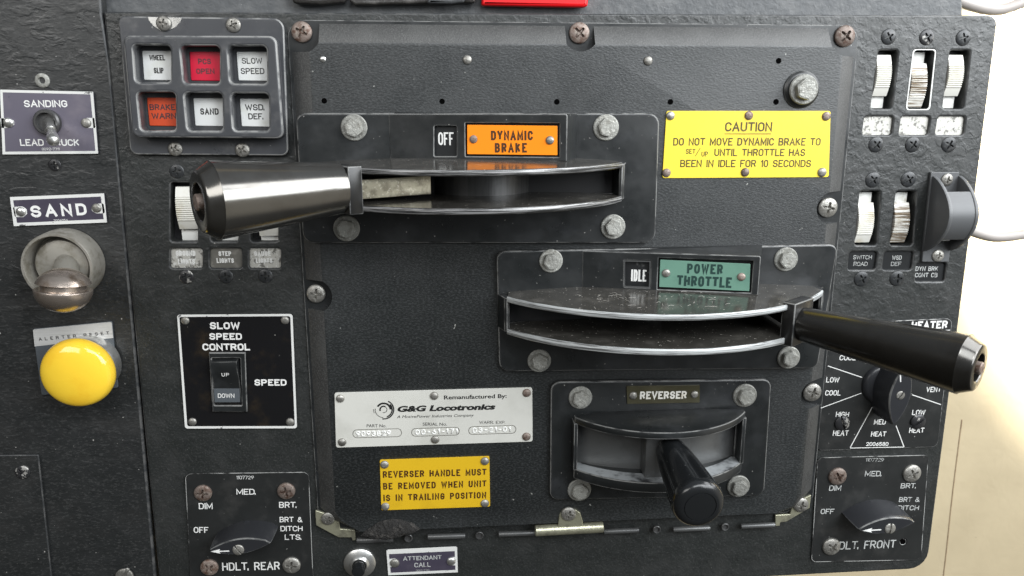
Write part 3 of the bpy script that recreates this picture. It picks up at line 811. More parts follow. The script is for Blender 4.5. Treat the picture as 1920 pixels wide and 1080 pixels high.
# ------------------------------------------------------------------ SAND plate
t = thing('sand_plate', 'dark purple SAND nameplate with a chipped white border, above the ball push knob', 'nameplate', P(110, 393, 0))
QP = [(18.5, 369.5), (195, 362.5), (200.5, 417), (26, 424)]
part('plate', slab(f, q(f, QP, 0.5), [], 1.2, 0.2, 0), m_pur2, t)
part('border', merge(border(f, QP, 6), slab(f, q(f, [(24, 388), (42, 387), (50, 392), (51, 401), (44, 407), (28, 407)], 1.2), (), 0.1, 0, 0.08),
     slab(f, q(f, [(194, 381), (180, 382), (172, 387), (172, 395), (180, 400), (197, 400)], 1.2), (), 0.1, 0, 0.08)), m_wborder, t)
part('lettering', texts(f, [('SAND', 59.5, 164, 408, 383.5, {'b2': 403, 'bold': 0.03}), ('2004056', 101, 127.5, 415.5, 411, {'b2': 414.5})], 0.012), m_white, t)
screw(t, R_STEEL, 39.5, 397, 9.5, 1.2, name='rivet'); screw(t, R_ZINC, 181.5, 390, 9, 1.2, name='rivet')

# ------------------------------------------------------------------ sand push knob
t = thing('push_knob', 'tarnished slotted ball push knob in a grey metal collar under the SAND plate', 'knob', P(126, 490, 0))
c = P(127, 493, 2)
part('collar', lathe(c, (0, -1, 0), [(24.5, -2), (24.5, 3), (23.8, 15), (23.2, 16), (21.7, 16), (21.2, 15), (21.0, 1), (0.4, 1)], 56), m_collar, t)
part('plunger', lathe(c, (0, -1, 0.0), [(19.0, 1), (19.0, 6), (17.4, 8.5), (12, 10), (0.4, 10.5)], 48), m_collar, t)
bc = P(119, 544, 36)
pr = []
for i in range(29):
    a = -math.pi / 2 + math.pi * i / 28
    r = 17.6 * math.cos(a); z = 14.8 * math.sin(a)
    pr.append((max(r, 0.2), z))
pr2 = []
for (r, z) in pr:
    pr2.append((r, z))
up_ = [(r, z) for r, z in pr if z > 4.9]
lo_ = [(r, z) for r, z in pr if z < 0.2]
prof = lo_ + [(17.5, 0.3), (17.2, 0.6), (13.6, 0.9), (13.4, 4.2), (16.0, 4.5), (16.6, 4.9)] + up_[1:]
part('ball', lathe(bc, Vector((0.10, 0.06, 1)), prof, 56, up=(1, 0, 0)), m_brass, t)
part('stem', lathe(P(127, 493, 8), bc - P(127, 493, 8), [(8, 0), (8, (bc - P(127, 493, 8)).length * 1000)], 24), m_collar, t)

# ------------------------------------------------------------------ alerter reset
f = H(1.4)
t = thing('alerter_plate', 'ALERTER RESET plate, aluminium band over dark grey, behind the yellow button', 'nameplate', P(140, 670, 0))
part('plate', slab(f, q(f, [(61, 617), (210, 602.5), (221, 727), (78, 741)], 1.2), (), 1.4, 0.25, 0), m_rockd, t)
part('header_band', slab(f, q(f, [(61.8, 617.8), (209.4, 603.3), (212.4, 633.5), (65, 649.5)], [1.2, 1.2, 0, 0]), (), 0.2, 0, 0.1), m_alum, t)
part('lettering', texts(f, [('ALERTER RESET', 73.5, 205.5, 639, 627, {'b2': 627.0, 'wt': 0.17})], 0.0, 0.2), m_ink, t)
t = thing('reset_button', 'large round yellow mushroom push button on the alerter plate', 'button', P(146, 690, 0))
bc = P(143.5, 701, 24)
base = Vector((bc.x, -0.0014, bc.z))
part('button_ring', lathe(base, (0, -1, 0), [(21.5, 0), (21.5, 7), (20.8, 10), (19, 14), (17, 14), (17, 18)], 48), m_steel, t)
R = 69.5 * H(24).k(144, 702) * 1000
part('button_cap', lathe(base, (0, -1, 0), [(R * 0.86, 15.5), (R * 0.96, 16.2), (R, 18), (R * 0.995, 21), (R * 0.97, 23)] + [(R * 0.96 * math.cos(a), 23.2 + 7 * math.sin(a)) for a in [math.pi / 2 * i / 10 for i in range(1, 10)]] + [(0.3, 30.2)], 64), m_btn, t)

# ------------------------------------------------------------------ annunciator
t = thing('indicator_panel', 'grey black annunciator panel with six square indicator windows at top left', 'indicator panel', P(385, 160, 0))
f = H(4.5)
part('base_plate', slab(f, q(f, [(221, 30), (532, 34), (541, 292), (244, 290)], [4, 7, 5, 5]), (), 4.5, 1.0, 0), m_bezel, t)
f = H(17)
WIN = [[(249, 84), (319, 85), (319, 154), (254, 154)], [(338, 86), (411, 86), (411, 157), (345, 156)], [(427, 86), (499, 86), (500, 157), (432, 156)],
       [(257, 173), (328, 173), (329, 244), (264, 245)], [(345, 174), (416, 174), (417, 245), (352, 245)], [(433, 175), (503, 175), (504, 245), (438, 245)]]
part('window_frame', slab(f, q(f, [(229, 66), (518, 67), (532, 260), (247, 258)], [5, 5, 5, 5]), [q(f, wq_, 2.8) for wq_ in WIN], 12.6, 1.8, 0, 3), m_bezel, t)
f2 = H(5.2)
LENS = [[(266, 95), (324, 95), (324, 151), (270, 150)], [(355, 97), (414, 97), (415, 152), (358, 151)], [(443, 97), (503, 97), (504, 152), (447, 151)],
        [(275, 183), (332, 183), (333, 237), (280, 236)], [(362, 184), (419, 184), (420, 237), (366, 236)], [(449, 185), (506, 185), (507, 238), (453, 237)]]
ROWS = [[('WHEEL', 280.5, 310, 113.3, 103, {'bold': 0.02}), ('SLIP', 289, 307.5, 137.5, 127, {'bold': 0.02})],
        [('PCS', 372, 396, 120.5, 110, {'bold': 0.02}), ('OPEN', 368.5, 402.5, 138.5, 128.5, {'bold': 0.02})],
        [('SLOW', 454, 492, 119.5, 108.5), ('SPEED', 452, 496, 138.8, 127.5)],
        [('BRAKE', 281, 329, 206.5, 195.5, {'bold': 0.015}), ('WARN', 285, 331, 223, 212, {'bold': 0.015})],
        [('SAND', 376, 410.5, 215, 203, {'bold': 0.02})], [('WSD.', 460, 496, 207, 195.5, {'bold': 0.01}), ('DEF.', 466, 494, 223.8, 212.5, {'bold': 0.01})]]
LM = [m_lensw, m_lensr, m_lensw, m_lenso, m_lensw, m_lensw]
LL = ['white lens reading WHEEL SLIP', 'red lens reading PCS OPEN', 'white lens reading SLOW SPEED', 'orange red lens reading BRAKE WARN', 'white lens reading SAND', 'white lens reading WSD. DEF.']
for a, b_, c_, l_ in zip(LENS, ROWS, LM, LL):
    ln = part('indicator_lens', slab(f2, q(f2, a, 0.8), (), 3, 0.5, 0), c_, t, l_)
    part('lettering', texts(f2, b_), m_fink if c_ is not m_lensw else m_ink, ln)
f3 = H(4.7)
part('steel_washer', slab(f3, q(f3, [(277, 31.5), (341, 33), (338, 41), (329, 51), (315, 57), (301, 57), (287, 48), (279, 38)], 0.4), (), 0.8, 0.1, 0), m_steel, t)
screw(t, S_ZINC, 307, 44, 14, 5.2); screw(t, S_ZINC, 438, 47, 14, 4.5)
screw(t, S_ZINC, 329, 279, 13.5, 4.5); screw(t, S_ZINC, 455, 281, 13.5, 4.5)

# ================================================================== hinged cover plate in the middle
X0, X1, Z1, Z0 = -0.1025, 0.2965, 0.0545, -0.3270
def cover():
    hb, ht = 1.0, 10.0
    ins = 0.0135
    def mm(px, py, h=2):
        p = P(px, py, h); return (p.x, p.z)
    L = []   # list of (bottom xz, top xz), clockwise from the left end of the top edge
    def notch_arc(cx_, cz_, r, a0, a1, n=9):
        for i in range(n + 1):
            a = math.radians(a0 + (a1 - a0) * i / n)
            p = (cx_ + r * math.cos(a), cz_ + r * math.sin(a)); L.append((p, p))
    r = 0.0115
    tl = mm(564, 60); tm = mm(1086, 62); tr_ = mm(1583, 68)
    zt = Z1 - ins; xr = X1 - ins; xl = X0 + ins
    def edge_top(x): L.append(((x, Z1), (x, zt)))
    def flat(x, z): L.append(((x, z), (x, z)))
    def edge_r(z): L.append(((X1, z), (xr, z)))
    def edge_l(z): L.append(((X0, z), (xl, z)))
    dg = math.degrees
    rc_, rm_, rs_ = 0.0145, 0.0128, 0.0125
    # top left pocket ends on the top edge
    aL = dg(math.asin((zt - tl[1]) / rc_))
    xa = tl[0] + rc_ * math.cos(math.radians(aL))
    edge_top(xa)
    # top middle pocket
    aM = dg(math.asin((zt - tm[1]) / rm_)); dx_ = rm_ * math.cos(math.radians(aM))
    edge_top(tm[0] - dx_)
    notch_arc(tm[0], tm[1], rm_, 180 - aM, 360 + aM, 11)
    edge_top(tm[0] + dx_)
    # top right pocket
    aR = dg(math.asin((zt - tr_[1]) / rc_)); bR = dg(math.acos((xr - tr_[0]) / rc_))
    edge_top(tr_[0] - rc_ * math.cos(math.radians(aR)))
    notch_arc(tr_[0], tr_[1], rc_, 180 - aR, 360 - bR, 7)
    edge_r(tr_[1] - rc_ * math.sin(math.radians(bR)))
    for (px, py) in [(1552, 388), (1522, 734)]:
        c = mm(px, py)
        bA = dg(math.acos((xr - c[0]) / rs_)); dz_ = rs_ * math.sin(math.radians(bA))
        edge_r(c[1] + dz_)
        notch_arc(c[0], c[1], rs_, bA, 360 - bA, 11)
        edge_r(c[1] - dz_)
    edge_r(Z0 + 0.020)
    L.append(((X1 - 0.012, Z0 + 0.004), (xr - 0.006, Z0 + 0.010)))
    zl = Z0 + 0.004
    L.append(((X1 - 0.030, Z0), (X1 - 0.032, zl))); L.append(((X0 + 0.030, Z0), (X0 + 0.032, zl)))
    L.append(((X0 + 0.010, Z0 + 0.010), (X0 + ins + 0.004, Z0 + 0.014)))
    edge_l(Z0 + 0.022)
    c = mm(593, 551)
    bA = dg(math.acos((xl - c[0]) / rs_)); dz_ = rs_ * math.sin(math.radians(bA))
    edge_l(c[1] - dz_)
    notch_arc(c[0], c[1], rs_, -bA, bA, 11)
    edge_l(c[1] + dz_)
    bL = dg(math.acos((xl - tl[0]) / rc_))
    edge_l(tl[1] - rc_ * math.sin(math.radians(bL)))
    notch_arc(tl[0], tl[1], rc_, -bL, aL, 7)
    n = len(L)
    vs = [(b[0], -hb / 1000, b[1]) for b, _ in L] + [(tp[0], -ht / 1000, tp[1]) for _, tp in L]
    # vertical pocket walls stay at the same place in plan
    fs = [(i, (i + 1) % n, n + (i + 1) % n, n + i) for i in range(n)]
    fs.append(tuple(range(n, 2 * n)))
    me = mesh(vs, fs, 25, fix=False)
    bm = bmesh.new(); bm.from_mesh(me); bmesh.ops.remove_doubles(bm, verts=bm.verts, dist=1e-6)
    bmesh.ops.recalc_face_normals(bm, faces=bm.faces)
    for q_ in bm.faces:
        if 0.3 < -q_.normal.y < 0.95: q_.material_index = 1  # sloped border takes the plastic with light painted in
    bm.to_mesh(me); bm.free()
    return finish(me, 40)


cvp = thing('cover_plate', 'large grained black plastic cover plate screwed over the middle of the stand', 'cover', ((X0 + X1) / 2, 0, (Z0 + Z1) / 2))
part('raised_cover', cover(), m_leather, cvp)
fl = H(1.6)
part('flange', slab(fl, rnd([(X0 - .0015, Z0 + .012), (X0 + .02, Z0 - .001), (X1 - .02, Z0 - .001), (X1 + .0015, Z0 + .012), (X1 + .0015, Z1 + .0015), (X0 - .0015, Z1 + .0015)], [.002, .002, .002, .002, .012, .012]), (), 1.6, 0.5, 0), m_plastic, cvp)
screw(cvp, S_RUST, 566, 60, 19.5, 2, 0.5); screw(cvp, S_RUST, 1086, 62, 19, 2, 0.75); screw(cvp, S_RUST, 1583, 68, 19, 2, 0.7)
screw(cvp, S_ZINC, 1551, 389, 18, 2, 0.2); screw(cvp, S_ZINC, 1522, 735, 17, 2, 0.3); screw(cvp, S_ZINC, 593, 550, 18, 2, 0.15)
screw(cvp, R_STEEL, 605.5, 111, 6, 10, name='rivet'); screw(cvp, R_ZINC, 876, 112, 8.5, 10, name='rivet'); screw(cvp, R_ZINC, 1215, 114, 8.5, 10, name='rivet')
HOLE = lathe((0, 0, 0), (0, -1, 0), [(1300, 0), (1300, 60), (1000, 100), (800, 60), (800, 20), (10, 20)], 20); HOLE.materials.append(m_hole)
for (x, y) in [(608, 189), (829, 190), (1044, 191), (1257, 191), (1455, 191), (1460, 114)]:
    screw(cvp, HOLE, x, y, 4, 10, name='rivet_hole')
fb = H(10)
c = P(1502, 168, 10); k_ = 26 * fb.k(1508, 172)
part('bolt_boss', lathe(c, (0, -1, 0), [(13, 0), (13, 1.0), (11.4, 2.2), (10.8, 2.4), (5, 2.4)], 40), m_plastic, cvp)
b = inst('hub_bolt', B_HEX, cvp, c + Vector((0, -0.0035, 0)), 0.0105, 0.3)
wq = bpy.data.objects.new('washer', B_WASH); COL.objects.link(wq); wq.parent = b; WL[wq] = WL[b]

# ------------------------------------------------------------------ hinge along the bottom edge
t = node('hinge', P(1066, 990, 2), cvp)
fh = H(11.6)
a = P(1003, 995, 9); b_ = P(1131, 988, 9)
part('hinge_barrel', lathe(a, b_ - a, [(3.6, 0), (4.4, 0.6), (4.4, (b_ - a).length * 1000 - 0.6), (3.6, (b_ - a).length * 1000)], 28), m_yzinc, t)
part('hinge_tab', slab(fh, q(fh, [(1046, 990), (1049, 966), (1056, 956), (1078, 955), (1088, 962), (1093, 978), (1093, 990)], 1.0), (), 2, 0.4, 0), m_yzinc, t)
screw(t, S_ZINC, 1066, 963, 14, 11.7)
for (x0, x1, y0, y1) in [(669, 737, 1013, 1011), (802, 872, 1006.5, 1004.5), (935, 1002, 1001.5, 999.5), (1132, 1197, 997, 994), (1262, 1330, 993, 990), (1389, 1452, 987, 984)]:
    a = P(x0, y0, 4); b_ = P(x1, y1, 4)
    part('hinge_knuckle', lathe(a, b_ - a, [(2.0, 0), (2.2, 0.3), (2.2, (b_ - a).length * 1000)], 16), m_drum, t)
for (x, y) in [(766, 1008), (899, 1003), (1231, 992), (1359, 987)]:
    part('hinge_eyelet', lathe(P(x, y, 3), (0, -1, 0), [(3.3, 0), (3.3, 1.2), (2.9, 1.6), (2.2, 1.4), (2.0, 0.2), (0.1, 0.2)], 24), m_drumd, t)
fh = H(3)
t = thing('corner_bracket', 'yellow zinc corner bracket at the bottom left of the cover plate', 'bracket', P(630, 985, 2))
part('bracket_arm', slab(fh, q(fh, [(591, 957), (612, 964), (635.5, 978), (638, 992), (665, 994), (667, 1013), (661, 1014), (659, 1008), (635, 1008), (592.5, 985)], 0.5), (), 2, 0.4, 0), m_yzinc, t)
screw(t, S_ZINC, 615, 972, 13, 3)
t = thing('corner_bracket', 'yellow zinc corner bracket at the bottom right of the cover plate', 'bracket', P(1490, 960, 2))
part('bracket_arm', slab(fh, q(fh, [(1521, 928), (1518, 952.5), (1475.5, 978), (1463, 980), (1462, 986), (1454, 987), (1454, 966), (1481.5, 964.6), (1487.6, 945)], 0.5), (), 2, 0.4, 0), m_yzinc, t)
screw(t, S_ZINC, 1501, 946, 14, 3)


def scrap():
    pl = H(10.5); pts = q(pl, [(677, 1004), (690, 991), (712, 977), (735, 972), (760, 976), (778, 982), (787, 992), (774, 1000), (757, 1004), (735, 1010), (700, 1011)], 0)
    c = sum((Vector(p) for p in pts), Vector((0, 0))) / len(pts); vs = []; fs = []; n = len(pts) * 3
    ring = []
    for i in range(len(pts)):
        a, b = Vector(pts[i]), Vector(pts[(i + 1) % len(pts)])
        for s in range(3):
            ring.append(a.lerp(b, s / 3) + Vector((random.uniform(-.0006, .0006), random.uniform(-.0006, .0006))))
    lev = [(1.0, 0), (0.93, 1.5), (0.7, 2.6), (0.4, 3.0)]
    for (s, h) in lev:
        for p in ring:
            z = c + (p - c) * s
            vs.append(pl.w(z.x, z.y, (h + (random.uniform(-.6, .6) if s < 1 else 0)) / 1000))
    for i in range(len(lev) - 1):
        for j in range(n):
            k = (j + 1) % n
            fs.append((i * n + j, i * n + k, (i + 1) * n + k, (i + 1) * n + j))
    fs.append(tuple(range((len(lev) - 1) * n, len(lev) * n)))
    return mesh(vs, fs, 60)


tag(part('foam_scrap', scrap(), m_grime), 'torn scrap of black foam stuck above the hinge, left of centre', 'scrap')

# ================================================================== lever controllers
AX = Vector((1, 0, 0)); AZ = Vector((0, 0, 1)); OUT = Vector((0, -1, 0))


def solve_h(px, py, Z):
    lo, hi = 0.0, 300.0
    for _ in range(50):
        m = (lo + hi) / 2
        if P(px, py, m).z > Z: hi = m
        else: lo = m
    return lo


def arc_shelf(cx_, half, h_end, sag, z_top, th, h_back, back, crown=None):
    """horizontal shelf with a bowed front: returns (shelf mesh, rim mesh, radius, pivot h)"""
    R_ = (half * half + sag * sag) / (2 * sag); hp = h_end + sag - R_
    n = 40; front = []
    a0 = math.asin(half / R_)
    for i in range(n + 1):
        a = -a0 + 2 * a0 * i / n
        front.append((cx_ + R_ * math.sin(a), hp + R_ * math.cos(a)))
    poly = [(x / 1000, h / 1000) for x, h in [(cx_ - half, h_end - 1)] + back + [(cx_ + half, h_end - 1)]]
    fr = [(x / 1000, h / 1000) for x, h in front]
    full = poly + fr[::-1]
    if crown is None:
        sh = prism(full, z_top, z_top - th / 1000, lambda p, z: Vector((p[0], -p[1], z)))
    else:      # top surface climbs towards the back, bowed front edge stays level
        vs = []; fs = []; m = n + 1
        for i, (x, h) in enumerate(front):
            s_ = (x - cx_) / half; b = (cx_ + s_ * half * 0.985, h_back); rise = crown / 1000 * (1 - abs(s_) ** 3)
            for t_ in (0, 0.33, 0.66, 1):
                vs.append(Vector(((x + (b[0] - x) * t_) / 1000, -(h + (b[1] - h) * t_) / 1000, z_top + rise * t_ ** 0.8)))
            vs.append(Vector((b[0] / 1000, -b[1] / 1000, z_top - th / 1000))); vs.append(Vector((x / 1000, -h / 1000, z_top - th / 1000)))
        for i in range(n):
            for j in range(6):
                k2 = (j + 1) % 6
                fs.append((i * 6 + j, i * 6 + k2, (i + 1) * 6 + k2, (i + 1) * 6 + j))
        fs.append(tuple(range(6))); fs.append(tuple(range(n * 6, n * 6 + 6)))
        sh = mesh(vs, fs, 30)
    # rim strip slightly proud of the shelf's front edge
    vs = []; fs = []; k = n + 1
    for dz, do in ((-0.25, -0.2), (-0.25, 0.45), (-0.7, 0.9), (-th + 0.7, 0.9), (-th + 0.25, 0.45), (-th + 0.25, -0.2)):
        for i in range(k):
            a = -a0 + 2 * a0 * i / n
            vs.append(Vector(((cx_ + (R_ + do) * math.sin(a)) / 1000, -(hp + (R_ + do) * math.cos(a)) / 1000, z_top + dz / 1000)))
    for r_ in range(5):
        for i in range(n):
            fs.append((r_ * k + i, r_ * k + i + 1, (r_ + 1) * k + i + 1, (r_ + 1) * k + i))
    return sh, mesh(vs, fs, 50), R_, hp


def lever_unit(name, label, plate_px, prad, bolts, cxm, half, z_up, th_up, z_lo, th_lo, back_w, rim_m, hood, win, sign_q, drum_px):
    t = thing(name, label, 'controller', P((plate_px[0][0] + plate_px[1][0]) / 2, plate_px[0][1] + 60, 10))
    fp = H(15)
    base = q(fp, plate_px, prad)
    # slot opening in the base plate
    slot = [(cxm - half + 2, z_up * 1000 - th_up - 0.5), (cxm + half - 2, z_up * 1000 - th_up - 0.5), (cxm + half - 2, z_lo * 1000 + 0.5), (cxm - half + 2, z_lo * 1000 + 0.5)]
    slot = [Vector((x / 1000, z / 1000)) for x, z in slot]
    part('base_plate', slab(fp, base, [slot], 5.5, 1.3, 0, 3), m_plastic, t)
    # cavity behind the slot
    c = Vector((cxm / 1000, -0.0105, (slot[0].y + slot[2].y) / 2))
    part('slot_back', obox(c, AX, (0, 1, 0), AZ, half * 2 - 2, 3, (slot[0].y - slot[2].y) * 1000 + 4, 0), m_dark, t)
    hb = 14.2
    bk = [(cxm - half * 0.62, hb), (cxm + half * 0.62, hb)] if back_w else []
    bk = [(cxm - half, hb), (cxm + half, hb)]
    sh, rim, R_, hp = arc_shelf(cxm, half, 28, 58, z_up, th_up, hb, bk, 3.0)
    s = part('upper_shelf', sh, m_shelf, t); part('shelf_rim', rim, rim_m, s)
    sh, rim, R_, hp = arc_shelf(cxm, half, 28, 58, z_lo, th_lo, hb, bk, 2.0)
    s = part('lower_shelf', sh, m_shelf, t); part('shelf_rim', rim, rim_m, s)
    # end cheeks closing the slot
    zt = z_up * 1000 - th_up; zb = z_lo * 1000
    for sgn in (-1, 1):
        pk = [(half - 3.0, 14.5), (half - 1.2, 27.5), (half + 0.6, 28.5), (half + 2.4, 27.0), (half + 6.5, 14.5)]
        part('end_cheek', bevel(prism([((cxm + sgn * a_) / 1000, h_ / 1000) for a_, h_ in pk], (zt + th_up * 0.7) / 1000, (zb - th_lo * 0.6) / 1000, lambda p, z: Vector((p[0], -p[1], z))), 0.6), m_plastic, t)
    # drum inside
    x0, x1, hd = drum_px
    part('drum', lathe(((x0 + x1) / 2000, -0.001 * (hd - (x1 - x0) / 2), zt / 1000), (0, 0, -1), [((x1 - x0) / 2, 0.3), ((x1 - x0) / 2, zt - zb - 0.3)], 48, up=(1, 0, 0)), m_drumd, t)
    for (x, y, r) in bolts:
        bolt(t, x, y, r, 15)
    # wedge-shaped hood
    (lx, rx, rbx, yt, yb, hl, hr, ytr, rby) = hood
    A = P(lx, yt, hl); B = P(lx, yb, hl); C_ = P(rx, ytr, hr)
    pl = Pl(A, C_.xyz * 1 - A - AZ * (C_.z - A.z), AZ)
    zt_ = A.z; zb_ = z_up + 0.0014
    W = (Vector((C_.x, C_.y, 0)) - Vector((A.x, A.y, 0))).length
    fr = rnd([(0, 0), (W, 0), (W, zb_ - zt_), (0, zb_ - zt_)], [0.0005, 0.0015, 0.0005, 0.0005])
    hw = q(pl, win, 0.8)
    sx = [pl.hit(*p) for p in sign_q]
    g = 0.0012
    xs = [p.x for p in sx]; ys = [p.y for p in sx]
    pocket = rnd([(min(xs) - g, max(ys) + g), (max(xs) + g, max(ys) + g), (max(xs) + g, min(ys) - g), (min(xs) - g, min(ys) - g)], 0.0004)
    hd_ = part('hood', merge(slab(pl, fr, [hw, pocket], 5.0, 0.8, 0, 3)), m_plastic, t)
    # hood body behind its face
    nb = pl.n * -0.0012
    p0 = pl.w(W, 0) + nb; p1 = pl.w(W, zb_ - zt_) + nb
    q0 = Vector((P(rbx, yt, 15).x, -0.0145, P(rbx, rby, 15).z)); q1 = Vector((q0.x, -0.0145, zb_))
    a0 = pl.w(0.004, -0.0004) + nb; a1 = pl.w(0.004, zb_ - zt_) + nb
    ka = Vector((a0.x, -0.0140, a0.z + 0.0012)); kb = Vector((a1.x, -0.0140, a1.z))
    back = pl.n * -0.0035
    vs = [a0, p0, q0, ka, a1, p1, q1, kb]
    part('hood_top', mesh([a0, p0, q0, ka], [(0, 1, 2, 3)]), m_plastic, hd_)
    part('hood_side', mesh([p0, p1, q1, q0], [(0, 1, 2, 3)]), m_plastic, hd_)
    pi = pl.up(-4.2)
    part('hood_back', slab(pi, [(0.004, 0), (W - 0.001, 0), (W - 0.001, zb_ - zt_), (0.004, zb_ - zt_)], (), 0.8, 0, 0), m_plastic, hd_)
    return t, pl, R_, hp


BR_UP, BR_LO = P(905, 318, 85).z, P(905, 390, 85).z
brk, pl_b, R_, hp = lever_unit('brake_controller', 'upper lever controller with the OFF window and orange plate, lever swung left', [(554, 212), (1237, 212), (1229, 456), (568, 456)], [6, 8, 8, 8],
    [(664, 239, 25), (1136, 239, 24), (650, 428, 25), (1149, 425, 23)], 17, 105, BR_UP, 4.0, BR_LO, 4.2, True, m_rim,
    (728, 1064, 1083, 213, 297, 15.2, 40, 222, 214), [(814, 236), (856, 236), (856, 293), (814, 293)], [(876, 234), (1045, 236), (1045, 291), (876, 289)], (-10, 62, 34))
pi = pl_b.up(-3.2)
part('position_drum', slab(pi, q(pi, [(808, 232), (862, 232), (862, 298), (808, 298)], 0.5), (), 0.6, 0, 0), m_label, brk)
part('lettering', texts(pi, [('OFF', 822, 851, 272, 248)], -0.012, 0.15), m_white, brk)


def nameplate(name, label, pl, quad, mat, ink, rows, rivets, bold=0.0, r=0.4, t_=1.0):
    f_ = pl.up(t_)
    c = pl.hit3(sum(p[0] for p in quad) / 4, sum(p[1] for p in quad) / 4)
    t = thing(name, label, 'sign', c)
    part('plate', slab(f_, q(f_, quad, r), (), t_, 0.15, 0), mat, t)
    part('lettering', texts(f_, rows, bold), ink, t)
    for (x, y, me, rr) in rivets:
        screw(t, me, x, y, rr, 0, pl=f_, name='rivet')
    return t, f_


pf = pl_b.up(-1.6)
nameplate('brake_nameplate', 'orange DYNAMIC BRAKE nameplate set in the upper controller', pf, [(876, 234), (1045, 236), (1045, 291), (876, 289)], m_org, m_brown2,
          [('DYNAMIC', 920.7, 999, 263, 245, {'mx': 0.72, 'bold': 0.028}), ('BRAKE', 928, 988, 286, 268, {'mx': 0.72, 'bold': 0.028})], [(888, 261, R_RUST, 7.5), (1031, 263, R_ZINC, 8)])

TH_UP, TH_LO = P(1200, 590, 85).z, P(1200, 655, 85).z
thr, pl_t, R_t, hp_t = lever_unit('throttle_controller', 'lower lever controller with the IDLE window and green plate, lever swung right', [(931, 471), (1572, 458), (1533, 691), (936, 697)], [6, 6, 6, 8],
    [(1033, 489, 22), (1473, 486, 22), (1011, 676, 22), (1478, 670, 21)], 159, 116, TH_UP, 4.6, TH_LO, 4.8, True, m_rimw,
    (1092, 1427, 1429, 470, 545, 15.2, 46, 480, 460), [(1170, 488), (1220, 489), (1219, 540), (1170, 538)], [(1238, 487), (1407, 495), (1405, 546), (1236, 538)], (105, 190, 14))
pi = pl_t.up(-3.2)
part('position_drum', slab(pi, q(pi, [(1165, 484), (1225, 486), (1225, 545), (1165, 543)], 0.5), (), 0.6, 0, 0), m_label, thr)
part('lettering', texts(pi, [('IDLE', 1183, 1211.5, 527, 505.5, {'b2': 528})], 0.0, 0.15), m_white, thr)
part('window_frame', merge(border(pl_t.up(0), [(1170, 488), (1220, 489), (1219, 540), (1170, 538)], 2.2, 0.5, 0.3, 0.25)), m_drum, thr)
pf = pl_t.up(-1.6)
nameplate('throttle_nameplate', 'green POWER THROTTLE nameplate set in the lower controller', pf, [(1238, 487), (1407, 495), (1405, 546), (1236, 538)], m_grn, m_grink,
          [('POWER', 1288, 1355, 512.5, 495, {'mx': 0.72, 'b2': 514.5, 'bold': 0.028}), ('THROTTLE', 1269, 1371, 535.5, 518, {'mx': 0.72, 'b2': 540, 'bold': 0.028})], [(1249, 512, R_ZINC, 8), (1390, 519, R_RUST, 8)])


def lever(gm, parent, A, B, r0, r1, R_, tip_hole_dir, arm_m, arm_to, ztop, zbot):
    ax = (B - A).normalized(); Lm = (B - A).length * 1000
    tan = ax.cross(AZ).normalized(); upv = tan.cross(ax).normalized()
    hnd = part('lever_grip', lathe(A, ax, [(r0, 0), (r0, 1)] + [(r0 + (r1 - r0) * i / 8, 1 + (Lm - 9) * i / 8) for i in range(1, 9)] + [(r1 * 0.985, Lm - 8.0), (r1 * 0.955, Lm - 7.2), (r1 * 0.80, Lm - 1.4), (r1 * 0.765, Lm - 0.3), (r1 * 0.73, Lm), (r1 * 0.50, Lm), (r1 * 0.47, Lm - 0.6), (r1 * 0.45, Lm - 7), (0.2, Lm - 7)], 64), gm, parent)
    tip = B - ax * 0.0068
    part('grip_screw', merge(lathe(tip, ax, [(r1 * 0.33, 0), (r1 * 0.33, 1.2), (r1 * 0.27, 1.4)], 24), lathe(tip, ax, [(r1 * 0.21, 1), (r1 * 0.21, 8), (r1 * 0.18, 8.6), (0.2, 8.6)], 24)), m_rust, hnd)
    cz = (ztop + zbot) / 2
    cc = A - ax * 0.005
    cc = Vector((cc.x, cc.y, cz))
    axh = Vector((ax.x, ax.y, 0)).normalized(); tn = axh.cross(AZ).normalized()
    part('lever_collar', obox(cc, axh, tn, AZ, 9.5, 27, (ztop - zbot) * 1000, 0.7), m_collarp, hnd)
    if arm_to:
        a = Vector((arm_to[0], arm_to[1], cz + 0.0015)); d_ = cc - a
        part('lever_arm', obox((cc + a) / 2 - AZ * 0.0008, d_.normalized(), d_.normalized().cross(AZ).normalized(), AZ, d_.length * 1000, 5, 12.5, 0.6), arm_m, hnd)
    return hnd


A = P(636, 353, 60); B = P(372, 379, 106)
lever(m_gloss, brk, A, B, 16.2, 23.0, R_, None, m_gold, (P(806, 340, 40).x, P(806, 340, 40).y), BR_UP + 0.0012, BR_LO - 0.0055)
A = P(1506, 608, 64); B = P(1836, 690, 150)
lever(m_gloss2, thr, A, B, 11.8, 18.6, R_t, None, m_plastic, (P(1440, 600, 20).x, -0.010), TH_UP + 0.0012, TH_LO - 0.0058)

def lint(zt, x0, x1, y0, y1, n):
    rnd_ = random.Random(3); ms = []
    for i in range(n):
        x = rnd_.uniform(x0, x1) / 1000; y = -rnd_.uniform(y0, y1) / 1000; a = rnd_.uniform(0, 6.28); L_ = rnd_.uniform(2, 6) / 1000; c_ = rnd_.uniform(-0.5, 0.5)
        pts = [(x + L_ * t * math.cos(a + c_ * t), y + L_ * t * math.sin(a + c_ * t), zt + 0.0004 + 0.0030 * max(0, 1 - (-y * 1000 - 14) / 70) ** 0.8 + 0.0006 * math.sin(3 * t) * rnd_.random()) for t in (0, 0.5, 1)]
        ms.append(tube(pts, 0.09, 4))
    return merge(*ms)


tag(part('lint', lint(TH_UP, 85, 190, 34, 74, 46), m_lint), 'pale dust lint and hairs on top of the throttle slot cover', 'lint', kind='stuff')

